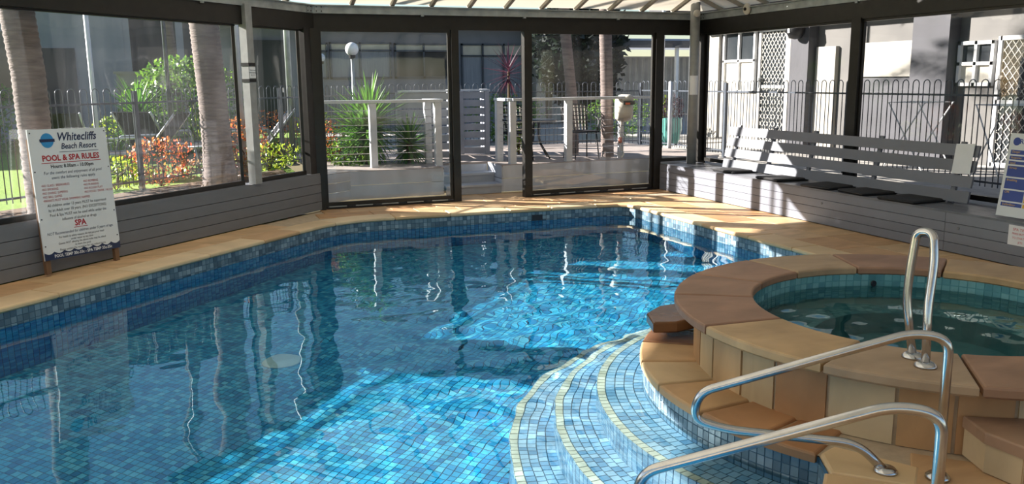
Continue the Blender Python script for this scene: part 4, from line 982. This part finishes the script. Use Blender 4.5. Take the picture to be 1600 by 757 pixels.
bwin(bm, 7.7, 9.6, 1.0, 2.64, 24.0, 2.3, (8.35, 9.0), blind='blind', curtain='curtain')
d = MB().box((2.35, 23.97, 1.55), (.95, .06, 2.3)).build('door', 'dark_wall', bm); MB().box((2.7, 23.93, 1.4), (.04, .03, .12)).build('handle', 'steel', d)
for x in (9.95, 10.45): MB().box((x, 23.7, 1.85), (.28, .5, 3.0)).build('pilaster', 'cream_wall', bm)
MB().box((11.3, 23.8, 1.8), (1.2, .3, 2.9)).build('dark_entry', 'ink_black', bm)
bl = building('shaded_motel', 'large blue grey motel building in shade beyond the lawn', (-5, 22, GL))
MB().box((-6.2, 22.3, 2.5), (10.4, .6, 4.4)).build('wall', 'render_wall', bl); MB().box((-2.4, 21.97, 1.35), (.75, .06, 2.1)).build('doorway', 'dark_wall', bl); MB().box((-3.9, 21.97, 2.0), (1.7, .06, 1.5)).build('window', 'dark_glass', bl)
MB().box((-.1, 22.8, 3.2), (1.9, .4, 3.0)).build('upper_wall', 'dark_wall', bl); MB().prism([(-11.4, 21.6), (.9, 21.6), (.9, 27), (-11.4, 27)], 4.6, 4.75).build('roof', 'dark_wall', bl)
for x in (-.95, .2): MB().box((x, 22.1, 2.5), (.16, .16, 4.4)).build('pillar', 'render_wall', bl)
pw = thing('pale_wall', 'pale rendered garden wall behind the tall dark bush', 'wall', (.0, 19, GL)); 
for k in range(4): MB().box((-.75 + k * .62, 19.0, 1.05), (.60, .12, 1.5)).build('panel', 'cream_wall', pw)
MB().box((.2, 19.0, 1.82), (2.6, .18, .05)).build('capping', 'cream_wall', pw)
cp = building('carport', 'open carport with blue metal roof beyond the patio fence', (14, 26, GL))
MB().prism([(12.6, 24.5), (24, 24.5), (24, 31), (12.6, 31)], 2.75, 2.85).build('roof', 'blue_roof', cp); MB().box((18.3, 24.45, 2.68), (11.4, .08, .22)).build('gutter', 'dark_wall', cp)
mb = MB().prism([(12.6, 27.0), (24, 27.0), (24, 31), (12.6, 31)], 3.5, 3.6); mb.build('upper_roof', 'blue_roof', cp)
for x in (12.8, 15.2, 17.6, 20): MB().box((x, 24.6, 1.5), (.1, .1, 2.4)).build('post', 'rail_paint', cp)
cf = thing('corrugated_fence', 'grey corrugated metal fence standing beneath the carport roof', 'fence', (17, 27.5, GL))
mb = MB(); N_ = 220
for k in range(N_):
    x0, x1 = 12 + k * .05, 12 + (k + 1) * .05; y0, y1 = 27.5 + .03 * math.sin(k * 1.3), 27.5 + .03 * math.sin((k + 1) * 1.3); mb.quad((x0, y0, GL), (x1, y1, GL), (x1, y1, 2.35), (x0, y0, 2.35))
mb.build('sheet', 'corrugated', cf); MB().box((17.5, 27.48, 2.36), (11, .06, .05)).build('capping', 'corrugated', cf)
dt = shrub('recess_stand_in', 'dense tree painted dark in place of a shaded recess between the two ringed palm trunks', (9.4, 19.5, GL), 1.1, .8, 3.6, 'shaded_leaf', 4200, .2, cat='tree', lo=.12)  # tree stands in for a dark recess, its shade painted into the leaves
# right-hand units
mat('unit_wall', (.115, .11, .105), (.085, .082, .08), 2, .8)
br = building('guest_units', 'cream guest units with screen doors beyond the right fence', (11.2, 10, GR))
XR = 11.0
def rbox(y0, y1, z0, z1, x, th, m, nm, parent=None): return MB().box((x, (y0 + y1) / 2, (z0 + z1) / 2), (th, y1 - y0, z1 - z0)).build(nm, m, parent or br)
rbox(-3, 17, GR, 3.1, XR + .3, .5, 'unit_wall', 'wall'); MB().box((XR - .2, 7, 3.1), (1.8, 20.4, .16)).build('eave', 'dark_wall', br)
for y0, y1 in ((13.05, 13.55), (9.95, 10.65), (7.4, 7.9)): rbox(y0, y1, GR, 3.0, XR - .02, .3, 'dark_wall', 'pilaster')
def rwin(y0, y1, z0, z1, bl_):
    w = MB(); b = .05
    w.box((XR + .03, (y0 + y1) / 2, z0 + b / 2), (.08, y1 - y0, b)); w.box((XR + .03, (y0 + y1) / 2, z1 - b / 2), (.08, y1 - y0, b)); w.box((XR + .03, (y0 + y1) / 2, (z0 + z1) / 2), (.08, y1 - y0, b))
    for y in (y0 + b / 2, y1 - b / 2, (y0 + y1) / 2): w.box((XR + .03, y, (z0 + z1) / 2), (.08, b, z1 - z0))
    f = w.build('window', 'white_trim', br)
    for ya, yb in ((y0, (y0 + y1) / 2), ((y0 + y1) / 2, y1)):
        rbox(ya + b / 2, yb - b / 2, (z0 + z1) / 2, z1, XR + .045, .01, 'dark_glass', 'pane', f); rbox(ya + b / 2, yb - b / 2, z0, (z0 + z1) / 2, XR + .045, .01, bl_, 'pane', f)
rwin(14.85, 15.95, 1.3, 2.6, 'blind'); rwin(9.3, 9.92, 1.45, 2.1, 'blind')
def mesh_door(y0, y1, z0, z1):
    d = rbox(y0, y1, z0, z1, XR + .045, .03, 'dark_glass', 'screen_door')
    mb = MB()
    for y in (y0, y1): mb.box((XR + .01, y, (z0 + z1) / 2), (.05, .06, z1 - z0))
    for z in (z0 + .03, z1 - .03, (z0 + z1) / 2): mb.box((XR + .01, (y0 + y1) / 2, z), (.05, y1 - y0, .06))
    mb.build('door_frame', 'white_trim', d); mb = MB(); st_ = .11; W, H_ = y1 - y0, z1 - z0; k = -int(H_ / st_) - 1
    while k * st_ < W:
        for s_ in (1, -1):
            a = k * st_; pts = []
            t0 = max(0, -a); t1 = min(H_ / 1.3, W - a)
            if t1 > t0:
                f = (lambda q: y0 + q) if s_ > 0 else (lambda q: y1 - q)
                mb.beam((XR + .012, f(a + t0), z0 + t0 * 1.3), (XR + .012, f(a + t1), z0 + t1 * 1.3), .007, .007)
        k += 1
    g = mb.build('diamond_grille', 'reel_plastic', d); g['kind'] = 'stuff'; MB().box((XR - .03, y1 - .06, 1.5), (.03, .05, .2)).build('handle', 'steel', d)
mesh_door(13.85, 14.68, GR, 2.55); mesh_door(8.2, 9.2, GR, 2.15)
rbox(10.7, 12.0, GR, 1.60, XR + .02, .1, 'dark_wall', 'shaded_wall'); rbox(10.72, 12.0, 1.60, 2.16, XR - .01, .12, 'cream_wall', 'panel'); rbox(12.5, 13.0, GR, 2.14, XR + .02, .1, 'cream_wall', 'panel'); rbox(14.75, 16.0, GR, 1.28, XR + .03, .08, 'cream_wall', 'panel'); rbox(16.1, 16.6, GR, 2.7, XR + .03, .08, 'cream_wall', 'panel'); rbox(13.6, 13.82, GR, 2.8, XR + .03, .08, 'cream_wall', 'panel')  # cream walling, with sunlit stretches painted as panels; dark piece paints the shade
wlp = thing('wall_lantern', 'black round wall lantern hanging on the dark pilaster', 'lantern', (10.75, 13.3, 2.35))
MB().lathe([(.02, -.16), (.11, -.14), (.17, -.02), (.15, .1), (.05, .17)], (10.72, 13.3, 2.45), 20).build('shade', 'black_metal', wlp, True)
MB().box((10.56, 13.28, 2.47), (.02, .05, .14)).build('bulb_window', 'globe', wlp); MB().tube([(10.72, 13.3, 2.6), (10.78, 13.3, 2.72), (10.86, 13.3, 2.72)], .015, 8).build('bracket', 'black_metal', wlp)
def airer(label, x, y, rz):
    t = thing('clothes_airer', label, 'clothes airer', (x, y, GR), 'clothes airers by the units', local=True); t.rotation_euler = (0, 0, rz)
    for s_ in (-1, 1):
        for q in (-1, 1): MB().tube([(s_ * .4, q * .3, 0), (s_ * .4, -q * .25, .95)], .01, 6).build('leg', 'white_trim', t)
    for k in range(7): MB().tube([(-.42, -.25 + k * .083, .95), (.42, -.25 + k * .083, .95)], .006, 5).build('line', 'white_trim', t)
airer('folding white clothes airer outside the screen door', 9.6, 9.2, .3); airer('second white clothes airer outside the blind window', 9.5, 7.6, -.2)
